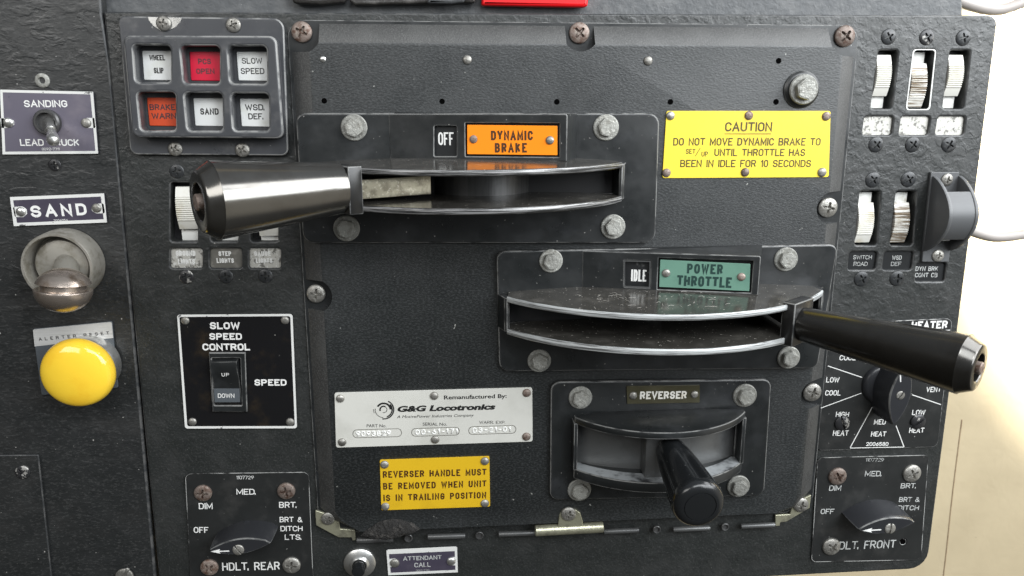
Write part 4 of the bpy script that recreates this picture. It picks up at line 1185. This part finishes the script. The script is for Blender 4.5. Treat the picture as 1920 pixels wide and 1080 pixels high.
# ------------------------------------------------------------------ reverser
t = thing('reverser_controller', 'small controller with a bowed slot and grey drum below the throttle', 'controller', P(1240, 820, 10))
fp = H(15)
RB = P(1240, 768, 15.2).z
rzu = RB
hfront = solve_h(1240, 812, rzu)
lx = P(1080, 798, 30).x * 1000; rx = P(1402, 793, 30).x * 1000
rc, rh = (lx + rx) / 2, (rx - lx) / 2
thu = 4.2
rzl = P(1240, 872, 24).z
slot = [Vector((x / 1000, z)) for x, z in [(rc - rh + 3, rzu - 0.005), (rc + rh - 3, rzu - 0.005), (rc + rh - 3, rzl), (rc - rh + 3, rzl)]]
part('base_plate', slab(fp, q(fp, [(1033, 716), (1447, 711), (1433, 930), (1031, 938)], 7), [slot], 5.5, 1.3, 0, 3), m_plastic, t)
hend, sag = 24.0, max(hfront - 24.0, 12)
bk = [(rc - rh, 20), (rc - rh * 0.52, 14.5), (rc + rh * 0.52, 14.5), (rc + rh, 20)]
sh, rim, Rr, hpr = arc_shelf(rc, rh, hend, sag, rzu, 5.2, 14.5, bk)
part('upper_hood', bevel(sh, 0.6), m_plastic, t)
sh, rim, Rr, hpr = arc_shelf(rc, rh, hend, sag * 0.85, rzl, 8.0, 14.5, [(rc - rh, 14.5), (rc + rh, 14.5)])
s = part('lower_lip', bevel(sh, 0.7), m_plastic, t)
m_worn = M('rubbed_lip_top', (0.40, 0.42, 0.43), 0.38, metal=0.4, scr=((0.06, 0.06, 0.065), (30, 30, 1), 0.52, 0.72), var=[((0.05, 0.05, 0.055), 60, 0.5, 0.7)])
zz = rzl + 0.0001
ring = []
for i in range(31):
    a = math.asin(rh * 0.97 / Rr) * (2 * i / 30 - 1); ring.append((rc + Rr * math.sin(a), hpr + Rr * math.cos(a) - 0.9))
inn = [(x, max(h - 14, 14.6)) for x, h in ring]
vs = [Vector((x / 1000, -h / 1000, zz)) for x, h in ring] + [Vector((x / 1000, -h / 1000, zz)) for x, h in inn]
part('rubbed_strip', mesh(vs, [(i, i + 1, 31 + i + 1, 31 + i) for i in range(30)]), m_worn, s)
for sgn in (-1, 1):
    part('end_cheek', obox(((rc + sgn * (rh - 0.8)) / 1000, -0.0195, (rzu - 0.005 + rzl) / 2), AX, (0, 1, 0), AZ, 3, 13, (rzu - rzl) * 1000 - 4, 0.6), m_plastic, t)
Rd = 118.0
part('drum', lathe((rc / 1000, -(30 - Rd) / 1000, rzu - 0.005), (0, 0, -1), [(Rd, 0.2), (Rd, (rzu - rzl) * 1000 - 5.0)], 96, up=(1, 0, 0)), m_drum, t)
dsl = P(1256, 850, 36)
part('drum_boss', obox((P(1252, 850, 44).x, -0.0370, (rzu - 0.005 + rzl) / 2), AX, (0, 1, 0), AZ, 33, 14, (rzu - rzl) * 1000 - 5.4, 0.6), m_drum, t)
part('key_slot', obox((P(1256, 850, 45).x, -0.0427, rzu - 0.0115), AX, (0, 1, 0), AZ, 9, 4, 11, 0.4), m_dark, t)
for (x, y, r) in [(1088, 745, 22), (1396, 741, 22), (1086, 918, 22), (1384, 911, 21)]:
    bolt(t, x, y, r, 15)
nameplate('reverser_nameplate', 'olive black REVERSER nameplate above the bowed slot', fp, [(1175, 724), (1312, 722), (1312, 755), (1176, 757.5)], m_olive, m_ivory,
          [('REVERSER', 1199.5, 1287, 748.5, 733.5, {'b2': 747.5, 'bold': 0.03})], [(1187, 741.5, R_ZINC, 7.5), (1302, 739.5, R_ZINC, 7)])
t = node('reverser_handle', P(1258, 838, 38), t)
A = P(1256, 842, 44); B = P(1313, 951, 114); ax = (B - A).normalized(); Lm = (B - A).length * 1000


def flute(th, i, h):
    s = h / Lm
    k = 0.0 if s < 0.12 or s > 0.90 else min(1, (s - 0.12) / 0.15, (0.90 - s) / 0.05)
    return 1 - 0.20 * k * max(0, math.cos(4 * th + 0.6)) ** 2


pr = [(9.0, 0), (11.0, 2), (11.8, 8)] + [(11.8 + 5.6 * (i / 24) ** 0.8, 8 + (Lm - 18) * i / 24) for i in range(25)] + [(17.8, Lm - 8), (17.5, Lm - 5), (16.6, Lm - 2.6), (15, Lm - 0.9), (12.6, Lm - 0.1), (11.0, Lm), (10.8, Lm - 0.5), (10.4, Lm - 0.5), (10.2, Lm), (0.2, Lm + 0.2)]
part('handle_grip', lathe(A, ax, pr, 96, shape=flute), m_grip2, t)
part('key_shank', obox(A + ax * -0.003, ax, ax.cross(AZ).normalized(), ax.cross(AZ).normalized().cross(ax), 14, 12, 14, 1), m_grip2, t)

# ================================================================== signs on the cover
fb = H(10)
CQ = [(1250, 208), (1557.5, 208), (1554, 332), (1242, 334)]
t, f_ = nameplate('caution_sign', 'bright yellow CAUTION sign about the dynamic brake, right of the upper controller', fb, CQ, m_yel, m_brown,
    [('CAUTION', 1359, 1447, 246.5, 229, {'bold': 0.01}), ('DO NOT MOVE DYNAMIC BRAKE TO', 1262, 1538, 273, 258.6, {'bold': 0.004}), ('SET', 1285.6, 1303.7, 288.6, 279), ('UP', 1315, 1327, 293.6, 284),
     ('UNTIL THROTTLE HAS', 1339, 1509, 292.8, 279, {'bold': 0.004}), ('BEEN IN IDLE FOR 10 SECONDS', 1275, 1520, 313.5, 299.6, {'bold': 0.004})],
    [(1257, 217, R_ZINC, 8), (1404, 216.5, R_RUST, 8), (1549, 218, R_RUST, 8), (1249.5, 324, R_RUST, 8), (1397, 323, R_RUST, 8), (1541, 323, R_ZINC, 8.5)], 0.0, 1.6)
part('underline', merge(line(f_, (1358.5, 251), (1445.5, 251), 1.3), line(f_, (1303.5, 293), (1313, 277.5), 1.2)), m_brown, t)
YQ = [(712, 862.5), (917.5, 855.5), (919, 950), (715, 957)]
nameplate('reverser_sign', 'small deep yellow sign about removing the reverser handle, at lower left', fb, YQ, m_yel2, m_brown2,
    [('REVERSER HANDLE MUST', 718, 912, 896, 881, {'mx': 0.8, 'b2': 891, 'bold': 0.02}), ('BE REMOVED WHEN UNIT', 718.5, 912, 918, 903, {'mx': 0.8, 'b2': 912.7, 'bold': 0.02}), ('IS IN TRAILING POSITION', 719, 911.5, 939.8, 924.8, {'mx': 0.8, 'b2': 934, 'bold': 0.02})],
    [(721, 871, R_ZINC, 8), (909, 864.5, R_ZINC, 8), (722.5, 949.5, R_ZINC, 8), (909, 943.5, R_ZINC, 8)], 0.02, 1.2)
SQ = [(627, 736.5), (998, 726.5), (998.7, 828), (630, 839.5)]
t, f_ = nameplate('maker_plate', 'silver maker plate with black ring logo and three number boxes, left of the reverser', fb, SQ, m_silver, m_ink,
    [('Remanufactured By:', 832.6, 950, 749, 740, {'b2': 746, 'bold': 0.02}), ('G&G Locotronics', 745.5, 929, 772.5, 759, {'b2': 767.8, 'bold': 0.05, 'shear': 0.2}),
     ('A MotivePower Industries Company', 744, 888.5, 784, 777.3, {'b2': 780.8, 'shear': 0.25}), ('PART No.', 687.6, 724.5, 801, 795.3), ('SERIAL No.', 792.6, 838, 798, 792.3), ('WARR. EXP.', 898.7, 947, 794.6, 789)],
    [(638, 747, R_ZINC, 8), (814, 742, R_ZINC, 8), (987.5, 736.5, R_RUST, 8), (641.5, 829, R_ZINC, 8), (816, 824, R_ZINC, 8), (987, 818.5, R_RUST, 8)], 0.0, 1.8)


def ring_mesh(pl, c, r0, r1, a0, a1, lift=0.12):
    C_ = pl.hit(*c); k = pl.k(*c); n = max(6, int(abs(a1 - a0) / 8)); vs = []; fs = []
    for i in range(n + 1):
        a = math.radians(a0 + (a1 - a0) * i / n); wv = (r1 - r0)
        for r in (r0, r1):
            vs.append(pl.w(C_.x + r * k * math.cos(a), C_.y + r * k * math.sin(a), lift / 1000))
    for i in range(n):
        fs.append((2 * i, 2 * i + 1, 2 * i + 3, 2 * i + 2))
    me = bpy.data.meshes.new('shape'); me.from_pydata([tuple(v) for v in vs], [], fs); return me


lc = (719.5, 768)
part('logo', merge(ring_mesh(f_, lc, 17.6, 20, 62, -100), ring_mesh(f_, lc, 14.5, 17, 40, -70), ring_mesh(f_, lc, 11, 14.5, 150, 0), ring_mesh(f_, lc, 15.5, 16.6, 170, 265), ring_mesh(f_, lc, 5.5, 8.2, 200, 60), ring_mesh(f_, lc, 5.5, 6.6, 60, -110), ring_mesh(f_, lc, 18.6, 19.4, 175, 200)), m_ink, t)
PB = [[(661, 805.5), (753.5, 803), (753.5, 819), (661.5, 821.5)], [(771, 803), (861.5, 800.3), (862, 816), (771.5, 818.7)], [(878, 799.7), (968, 797), (968, 812.5), (878.5, 815.3)]]
part('number_box', merge(*[slab(f_, q(f_, b, 3.2), [q(f_, [(b[0][0] + 1.2, b[0][1] + 1.1), (b[1][0] - 1.2, b[1][1] + 1.1), (b[2][0] - 1.2, b[2][1] - 1.1), (b[3][0] + 1.2, b[3][1] - 1.1)], 2.8)], 0.1, 0, 0.1) for b in PB]), m_tan, t)
emb = merge(*[stext(f_, s, l, r_, 9.5, 0.16, 0.45) for s, l, r_ in [('9093829', (668, 818.3), (733, 816.3)), ('00-61-171', (779, 815), (858, 812.6)), ('03-21-01', (886, 811.5), (957, 809))]])
bm = bmesh.new(); bm.from_mesh(emb)
ex = bmesh.ops.extrude_face_region(bm, geom=bm.faces[:]); bmesh.ops.translate(bm, verts=[v for v in ex['geom'] if isinstance(v, bmesh.types.BMVert)], vec=(0, 0.0005, 0)); bmesh.ops.recalc_face_normals(bm, faces=bm.faces); bm.to_mesh(emb); bm.free()
part('embossed_numbers', emb, M('embossed_silver', (0.92, 0.92, 0.90), 0.35), t)

# ================================================================== slow speed control
f = H(1.6)
t = thing('slow_speed_plate', 'glossy black SLOW SPEED CONTROL plate with a white border around a rocker switch', 'nameplate', P(445, 695, 0))
QP = [(332, 590), (548.5, 588.5), (557, 803), (347, 803.5)]
part('plate', slab(f, q(f, QP, 2), (), 1.6, 0.3, 0), m_glblk, t)
part('border', border(f, QP, 4.2, 2.0), m_wborder, t)
part('lettering', texts(f, [('SLOW', 394, 450, 617.2, 604), ('SPEED', 393, 454, 637, 624.5), ('CONTROL', 380, 469, 657, 644), ('SPEED', 477.5, 537.5, 723, 711)], 0.03), m_white, t)
for (x, y) in [(347.5, 601), (534.5, 600.5), (361, 790.5), (544, 791)]:
    screw(t, R_ZINC, x, y, 8, 1.6, name='rivet')
t = thing('rocker_switch', 'black rocker switch marked UP and DOWN in the slow speed plate', 'switch', P(425, 717, 2))
f = H(4)
part('bezel', slab(f, q(f, [(391, 661), (460, 661), (464, 773), (398, 773)], 0.5), [q(f, [(397, 672), (450, 672), (453, 760), (402, 760)], 0.5)], 2.6, 0.8, 0), m_plastic, t)
xa = P(399, 717, 5).x; xb = P(449, 717, 5).x; za = P(424, 674, 5).z; zb = P(424, 759, 5).z; zm = (za + zb) / 2
prof = [(za, 1.5), (za - 0.001, 7.5), (za - 0.006, 8.2), (zm + 0.002, 4.8), (zm - 0.003, 4.2), (zb + 0.001, 3.6), (zb, 1.5)]
rk = part('rocker', prism([(z, h / 1000) for z, h in prof], xa, xb, lambda p, a: Vector((a, -p[1], p[0]))), m_plastic, t)
f = Pl((0, -0.0044, zm - 0.003), (1, 0, 0), (0, (0.0042 - 0.0036), (zm - 0.003) - (zb + 0.001)))
part('rocker_pad', slab(f, q(f, [(401, 728.5), (449, 728.5), (450, 754), (402.5, 754)], 0.3), (), 0.5, 0.1, 0.3), m_rockd, rk)
part('lettering', merge(stext(f, 'DOWN', (409, 745.5), (440, 745.5), 8, 0.14, 0.5), stext(H(7.4), 'UP', (416, 705.5), (430, 705.5), 6.5, 0.14, 0.4)), m_white, rk)

# ================================================================== rotary switch plates
def pointer_knob(owner, name, label, base_px, top_c, h_top, half_len, half_w, ang, arrow, scr, base_r):
    """pointed bar knob on a round skirt: ang in degrees from +X, sizes in mm"""
    bp = P(*base_px, 0)
    t = node(name, (bp.x, 0, bp.z), owner)
    tc_ = P(*top_c, h_top)
    c = Vector((tc_.x, tc_.z))
    part('skirt', lathe((bp.x, -0.0008, bp.z), (0, -1, 0), [(base_r, 0), (base_r, 2), (base_r * 0.93, 4), (base_r * 0.82, 5), (0.5, 5)], 40), m_knob, t)
    n = 14; ring = []
    for i in range(n):
        s = -1 + 2 * i / n; ring.append((s * half_len, half_w * (1 - abs(s) ** 1.9) + 0.7))
    for i in range(n):
        s = 1 - 2 * i / n; ring.append((s * half_len, -half_w * (1 - abs(s) ** 1.9) - 0.7))
    ca, sa = math.cos(math.radians(ang)), math.sin(math.radians(ang))
    vs = []; fs = []; N_ = len(ring)
    lev = [(1.03, 1.20, 1.5), (1.04, 1.15, 8), (1.02, 1.05, h_top - 4), (1.0, 1.0, h_top - 1.0), (0.97, 0.90, h_top)]
    b2 = Vector((bp.x, bp.z))
    for (sl, sw, h) in lev:
        cc = b2.lerp(c, min(1, h / h_top))
        for (x, y) in ring:
            X = x * sl; Y = y * sw
            vs.append((cc.x + (X * ca - Y * sa) / 1000, -h / 1000, cc.y + (X * sa + Y * ca) / 1000))
    for i in range(len(lev) - 1):
        for j in range(N_):
            k = (j + 1) % N_
            fs.append((i * N_ + j, i * N_ + k, (i + 1) * N_ + k, (i + 1) * N_ + j))
    fs.append(tuple(range((len(lev) - 1) * N_, len(lev) * N_)))
    bar = mesh(vs, fs, 30)
    for p in bar.polygons[(len(lev) - 2) * N_:(len(lev) - 1) * N_]: p.material_index = 1
    part('pointer_bar', bar, m_knob, t)
    f_ = H(h_top)
    screw(t, S_SLOT, scr[0], scr[1], scr[2], h_top - 0.3, scr[3])
    if arrow:
        part('pointer_mark', arrow(f_), m_white, t)
    return t


def arrow_at(tip, tail, wpx):
    def fn(f_):
        A = f_.hit(*tip); B = f_.hit(*tail); d = (B - A); nrm = Vector((-d.y, d.x)).normalized() * wpx * f_.k(*tip)
        pts = [A, A + d * 0.52 + nrm, A + d * 0.46 + nrm * 0.26, B + nrm * 0.26, B - nrm * 0.26, A + d * 0.46 - nrm * 0.26, A + d * 0.52 - nrm]
        me = bpy.data.meshes.new('shape'); me.from_pydata([tuple(f_.w(p.x, p.y, 0.00015)) for p in pts], [], [(0, 6, 5, 4, 3, 2, 1)])
        return me
    return fn


f = H(1.5)
t = thing('headlight_switch', 'black HDLT. REAR rotary switch plate with pointer knob, at the bottom left', 'rotary switch', P(465, 980, 0))
QP = [(347, 888), (579, 885), (588, 1100), (358, 1102)]
part('plate', slab(f, q(f, QP, 5), (), 1.5, 0.35, 0), m_engr, t)
part('worn_edge', border(f, QP, 1.1, 5.0), m_line, t)
part('lettering', texts(f, [('1107729', 443.5, 476, 898.5, 892, {'bold': -0.005}), ('MED.', 443.5, 479.5, 927.3, 916.5), ('DIM', 373, 399, 954.5, 943), ('BRT.', 523.5, 556, 952, 941), ('OFF', 363.5, 391, 999, 988),
     ('BRT &', 524.5, 567, 979, 969), ('DITCH', 526, 567.5, 996, 986), ('LTS.', 534, 565, 1012, 1002), ('HDLT. REAR', 417, 525, 1070, 1054, {'b2': 1068, 'bold': -0.005})], 0.0), m_white, t)
for (x, y, me) in [(381, 924, S_RUST), (537, 920, S_RUST), (393, 1063, S_RUST), (547, 1059, S_ZINC)]:
    screw(t, me, x, y, 17, 1.5)
pointer_knob(t, 'knob', 'black pointer knob on the rear headlight plate, white arrow pointing left to OFF', (466, 991), (450, 1025), 24, 22.5, 5.8, 6, arrow_at((395, 1034), (430, 1033), 5), (447, 1030.5, 11, -0.6), 8)

t = thing('headlight_switch', 'black HDLT. FRONT rotary switch plate with pointer knob, at the bottom right corner', 'rotary switch', P(1633, 950, 0))
QP = [(1533, 858), (1741, 853), (1727, 1050), (1521, 1054)]
part('plate', slab(f, q(f, QP, 5), [q(f, box(1688, 1011, 1698, 1021), 2)], 1.5, 0.35, 0), m_engr, t)
part('worn_edge', border(f, QP, 1.0, 5.0), m_line, t)
part('lettering', texts(f, [('1107729', 1623, 1656.6, 865.5, 859, {'bold': -0.005}), ('MED.', 1621, 1652, 893, 883), ('DIM', 1554, 1576.5, 920, 910), ('BRT.', 1688, 1716.6, 915.6, 906), ('OFF', 1538, 1563, 963.6, 954),
     ('BRT &', 1685, 1723.5, 941, 932), ('DITCH', 1683, 1722, 956.6, 947.6), ('HDLT. FRONT', 1560, 1678.6, 1031, 1014, {'b2': 1027, 'bold': -0.005})], 0.0), m_dimw, t)
for (x, y, me) in [(1569.6, 892.5, S_RUST), (1709, 887, S_ZINC), (1558, 1024, S_ZINC)]:
    screw(t, me, x, y, 16.5, 1.5)
screw(t, HOLE, 1693, 1016, 7, 1.2, name='screw_hole')
pointer_knob(t, 'knob', 'black pointer knob on the front headlight plate, white arrow pointing left to OFF', (1629, 952), (1663, 986), 24, 23.5, 6.2, 7, arrow_at((1617, 995), (1652, 993), 4.5), (1668.5, 990.5, 10, 0.1), 8)

t = thing('heater_switch', 'black HEATER rotary switch plate with fan lines, half hidden under the throttle lever', 'rotary switch', P(1650, 730, 0))
QP = [(1548, 607), (1786, 597), (1758, 838), (1531, 845)]
part('plate', slab(f, q(f, QP, 5), (), 1.5, 0.35, 0), m_engr, t)
ht = [('HEATER', 1708, 1775.5, 617.5, 602, {'b2': 615.5, 'bold': 0.03}), ('HIGH', 1574, 1600, 659, 649), ('COOL', 1573.5, 1604, 675.5, 666), ('LOW', 1548.5, 1573, 717, 707.3), ('COOL', 1546.5, 1575.5, 741.5, 731.7), ('HIGH', 1566.5, 1591, 781.6, 772), ('HEAT', 1561, 1590, 817, 807),
      ('MED', 1638, 1660, 795.8, 786), ('HEAT', 1632.5, 1660.5, 818.3, 809), ('2006580', 1623.5, 1665, 836, 829, {'bold': 0.02}), ('LOW', 1709.5, 1734, 778, 768.5), ('HEAT', 1704, 1731.7, 811.5, 802), ('VENT', 1736, 1763.5, 735, 725.5)]
part('lettering', texts(f, ht, 0.0), m_white, t)
part('fan_lines', merge(line(f, (1700, 621.5), (1781, 619), 1.5), line(f, (1552, 686), (1616, 707.5), 1.5), line(f, (1539, 765), (1615, 737), 1.5), line(f, (1594, 839), (1636, 762), 1.5), line(f, (1680, 798), (1695, 838), 1.5),
     line(f, (1710, 740), (1764, 758.5), 1.5), line(f, (1594, 840), (1695, 838), 1.3)), m_white, t)
screw(t, S_SLOTB, 1578.5, 793, 14, 1.5, -0.35); screw(t, S_SLOTB, 1720.5, 790, 14, 1.5, 0.95)
tk = pointer_knob(t, 'knob', 'black pointer knob on the heater plate, pointing up under the throttle lever', (1652, 718), (1689, 741), 24, 25, 8.0, 84, None, (1688, 741, 8, 0.6), 17)
part('pointer_mark', line(H(24), (1688, 699), (1688.5, 716), 2.2, 0.15), m_white, tk)

# ================================================================== breaker switches
def breaker(label, slot, lab, rocker, base, lab_m, rows, ink, scr_top, scr_bot, rk_m, slot_m=None, group=None):
    sx = sum(p[0] for p in slot) / 4; sy = sum(p[1] for p in slot) / 4
    cw = P(sx, sy, 0)
    t = thing('breaker_switch', label, 'switch', (cw.x, 0, cw.z), group)
    zt, zb = P(*slot[0], 0).z, P(*slot[2], 0).z
    xw = (P(*slot[1], 0).x - P(*slot[0], 0).x) * 0.88
    part('switch_body', obox((cw.x, 0.0120, (zt + zb) / 2), AX, (0, 1, 0), AZ, xw * 1000 + 7, 3, (zt - zb) * 1000 + 8, 0), m_dark, t)
    y0, y1 = rocker
    za, zc = P(sx, y0, 3).z, P(sx, y1, 3).z
    ln = za - zc; n = 40; prof = []
    for i in range(n + 1):
        s = i / n; z = za - ln * s
        h = -5.2 + 6.0 * math.sin(math.pi * (0.10 + 0.80 * s))
        if 0.24 < s < 0.80:
            h += 0.55 if (i % 2) else -0.55
        prof.append((z, h / 1000))
    prof = [(za, -0.0080)] + prof + [(zc, -0.0080)]
    rw = xw * 0.84
    near = -1 if sx > 831 else 1
    rx_ = cw.x + near * (xw / 0.88 / 2 - rw / 2 - 0.0006)
    rk = part('rocker', prism(prof, rx_ - rw / 2, rx_ + rw / 2, lambda p, a: Vector((a, -p[1], p[0]))), rk_m, t)
    zb0, zb1 = P(sx, base[0], -7).z, P(sx, base[1], -7).z
    part('rocker_base', obox((rx_, 0.0085, (zb0 + zb1) / 2), AX, (0, 1, 0), AZ, rw * 1000, 4, abs(zb0 - zb1) * 1000, 0.3), m_ivoryd, t)
    fl_ = H(-2.2)
    lx = [fl_.hit(*p) for p in lab]; c = sum(lx, Vector((0, 0))) / 4
    lp = part('label_plate', slab(fl_, rnd([c + (p - c) * 1.22 for p in lx], 0.001), (), 1.2, 0.1, 0), lab_m, t)
    if rows:
        part('lettering', texts(fl_, rows, 0.0), ink, lp)
    if scr_top: screw(t, scr_top[2], scr_top[0], scr_top[1], 14, -0.6)
    if scr_bot: screw(t, scr_bot[2], scr_bot[0], scr_bot[1], 14, -0.6)
    return t


GL = 'light switches under the brake lever'
LB = [box(*s) for s in SLOTS_L]; LLb = [box(*s) for s in LABS_L]
breaker('GROUND LIGHTS breaker switch, ribbed white rocker behind the tip of the brake lever', LB[0], LLb[0], (352, 432), (430, 452), m_scuff, [('GROUND', 330, 367, 480, 470, {'bold': 0.04}), ('LIGHTS', 334, 366, 495, 485.5, {'bold': 0.04})], m_white, (332, 321, S_BLK), (350, 519, S_BLKC), m_ivory, group=GL)
breaker('STEP LIGHTS breaker switch, middle one under the brake lever with a legible label', LB[1], LLb[1], (352, 420), (418, 452), m_tan, [('STEP', 410, 434, 480, 471, {'bold': 0.035}), ('LIGHTS', 406.5, 439, 493, 484, {'bold': 0.035})], m_white, (408, 321, S_BLK), (424, 518, S_BLK), m_rockd, group=GL)
breaker('GAUGE LIGHTS breaker switch, rightmost under the brake lever', LB[2], LLb[2], (352, 445), (440, 452), m_scuff, [('GAUGE', 477, 508, 480, 471, {'bold': 0.04}), ('LIGHTS', 480, 511, 493, 484, {'bold': 0.04})], m_white, (484, 321, S_BLK), (498, 517, S_BLK), m_ivory, group=GL)
GR = 'breaker switches at the top right of the stand'
breaker('left of the three top right breakers, yellowed ribbed rocker thrown up', SLOTS_R[0], LABS_R[0], (102, 180), (178, 203), m_scuff, None, None, (1665, 69, S_BLK), (1641.5, 271, S_BLK), m_ivory, group=GR)
tb = breaker('middle of the three top right breakers, brown grooved rocker thrown down', SLOTS_R[1], LABS_R[1], (118, 201), (98, 122), m_scuff, None, None, (1736.5, 70, S_BLKC), (1710, 271, S_BLK), m_ribbed, group=GR)
breaker('right of the three top right breakers, yellowed ribbed rocker by the outer edge', SLOTS_R[2], LABS_R[2], (102, 180), (178, 203), m_scuff, None, None, (1805, 71, S_BLK), (1778, 271, S_BLK), m_ivory, group=GR)
part('bare_metal_edge', slab(H(0.25), q(H(0.25), [(1712, 92), (1756, 92), (1744, 206.5), (1698, 206.5)], 2.6), [q(H(0.25), [(1714.5, 94), (1753.5, 94), (1741.5, 204.5), (1700.5, 204.5)], 2.2)], 0.5, 0.1, 0), m_wborder, tb)
breaker('SWITCH ROAD breaker switch, left one in the middle of the right column', SLOTS_M[0], LABS_M[0], (382, 457), (360, 386), m_label, [('SWITCH', 1599, 1634, 486, 478.5), ('ROAD', 1600, 1626, 498.5, 491)], m_dimw, (1635.5, 337, S_BLK), (1614.5, 522.5, S_BLK), m_ivory, group='breaker switches beside the grey guard')
breaker('WSD DEF breaker switch, between the SWITCH ROAD breaker and the grey guard', SLOTS_M[1], LABS_M[1], (382, 457), (360, 386), m_label, [('WSD', 1672, 1690, 487, 479), ('DEF', 1670, 1689, 498.5, 491)], m_dimw, (1702, 336, S_BLK), (1681, 521.5, S_BLK), m_ribbed, group='breaker switches beside the grey guard')

# ------------------------------------------------------------------ guarded breaker
t = thing('breaker_guard', 'grey arched guard on the right edge above the DYN BRK CONT CB label', 'guard', P(1763, 410, 0))
f = H(2.5)
part('guard_bracket', slab(f, q(f, [(1746, 323), (1799, 323), (1779, 491), (1729, 491)], 0.8), (), 2.5, 0.4, 0), m_guard, t)
zt, zb = P(1770, 330, 3).z, P(1760, 470, 3).z
xc = P(1766, 400, 2).x; gw = 20.5
def arcp(s, off=0.0):
    z = zt + (zb - zt) * s
    return (z, (3 + (25 - off) * math.sin(math.pi * min(max(s, 0), 1)) ** 0.72) / 1000)
seg_ = [arcp(i / 24) for i in range(25)]
for sgn in (-1, 1):
    xs_ = xc + sgn * gw / 2000
    part('guard_cheek', bevel(prism(seg_ + [(zb, 0.002), (zt, 0.002)], xs_ - 0.0013, xs_ + 0.0013, lambda p, a: Vector((a, -p[1], p[0]))), 0.3), m_guard, t)
web = [arcp(0.18 + 0.62 * i / 14) for i in range(15)] + [arcp(0.80 - 0.62 * i / 14, 2.4) for i in range(15)]
part('guard_web', prism(web, xc - gw / 2000 + 0.001, xc + gw / 2000 - 0.001, lambda p, a: Vector((a, -p[1] + 0.0006, p[0]))), m_guard, t)
part('inner_breaker', obox((xc, -0.006, zt + (zb - zt) * 0.62), AX, (0, 1, 0), AZ, 8, 8, 26, 0.5), m_ivoryd, t)
screw(t, S_ZINC, 1775, 337, 11, 2.5); screw(t, S_ZINC, 1758, 479, 11, 2.5)
fl_ = H(-2.2)
lp = part('label_plate', slab(fl_, q(fl_, [(1710, 488), (1782, 488), (1778, 533), (1708, 533)], 0.6), (), 1.2, 0.1, 0), m_label, t)
part('lettering', texts(fl_, [('DYN BRK', 1716, 1758, 508, 499.5), ('CONT CB', 1715, 1757, 519.8, 511.5)], 0.0), m_dimw, lp)

# ================================================================== attendant call
f = H(1.2)
t = thing('attendant_plate', 'dark purple ATTENDANT CALL nameplate with a ragged white border at the bottom edge', 'nameplate', P(792, 1052, 0))
QP = [(724.5, 1032), (857, 1025.5), (858.5, 1073), (728, 1078.5)]
part('plate', slab(f, q(f, QP, 0.5), (), 1.2, 0.2, 0), m_pur2, t)
part('border', merge(border(f, QP, 4.5), slab(f, q(f, [(727, 1030.5), (855, 1024.5), (855, 1033), (727, 1039)], 0), (), 0.1, 0, 0.05), slab(f, q(f, [(730, 1048), (741, 1047), (747, 1052), (747, 1058), (741, 1063), (731, 1063)], 0.8), (), 0.1, 0, 0.06),
     slab(f, q(f, [(855, 1044), (845, 1045), (838, 1050), (838, 1056), (845, 1060), (856, 1060)], 0.8), (), 0.1, 0, 0.06)), m_wborder, t)
part('lettering', texts(f, [('ATTENDANT', 756, 828, 1051.3, 1042, {'b2': 1048.5}), ('CALL', 777, 807.5, 1063.8, 1054.6, {'b2': 1062.5}), ('0092-7710', 780, 805, 1071.5, 1067.5, {'b2': 1070.5, 'bold': -0.01})], 0.01), m_dimw, t)
screw(t, R_ZINC, 740, 1055.5, 9, 1.2, name='rivet'); screw(t, R_STEEL, 846, 1052, 8.5, 1.2, name='rivet')
t = thing('call_button', 'black push button in a round steel flange left of the attendant call plate', 'button', P(674, 1056, 0))
c = P(674.5, 1056, 1)
part('flange', lathe(c, (0, -1, 0), [(12.6, -1), (12.6, 0.6), (11.6, 1.4), (8.0, 2.6), (6.9, 4.2), (6.4, 4.6), (5.6, 4.6), (5.4, 1), (0.3, 1)], 48), m_steel, t)
part('plunger', lathe(c, (0, -1, 0), [(5.0, 1), (5.0, 11.5), (4.4, 12.6), (0.3, 13)], 36), m_grip2, t)

# ================================================================== cables by the wall
for (pts, r, lab) in [([(1780, -6), (1815, 8), (1850, 17), (1880, 17), (1925, 2), (1990, -20)], 5.0, 'upper grey cable looping past the top right corner of the stand'),
                      ([(1790, 420), (1830, 436), (1862, 444), (1895, 443), (1930, 437), (1990, 425)], 5.0, 'lower grey cable crossing the sunlit wall right of the guard')]:
    o = part('grey_cable', tube([P(x, y, -150) for x, y in pts], r), m_cable)
    tag(o, lab, 'cable', 'cables along the cab wall')
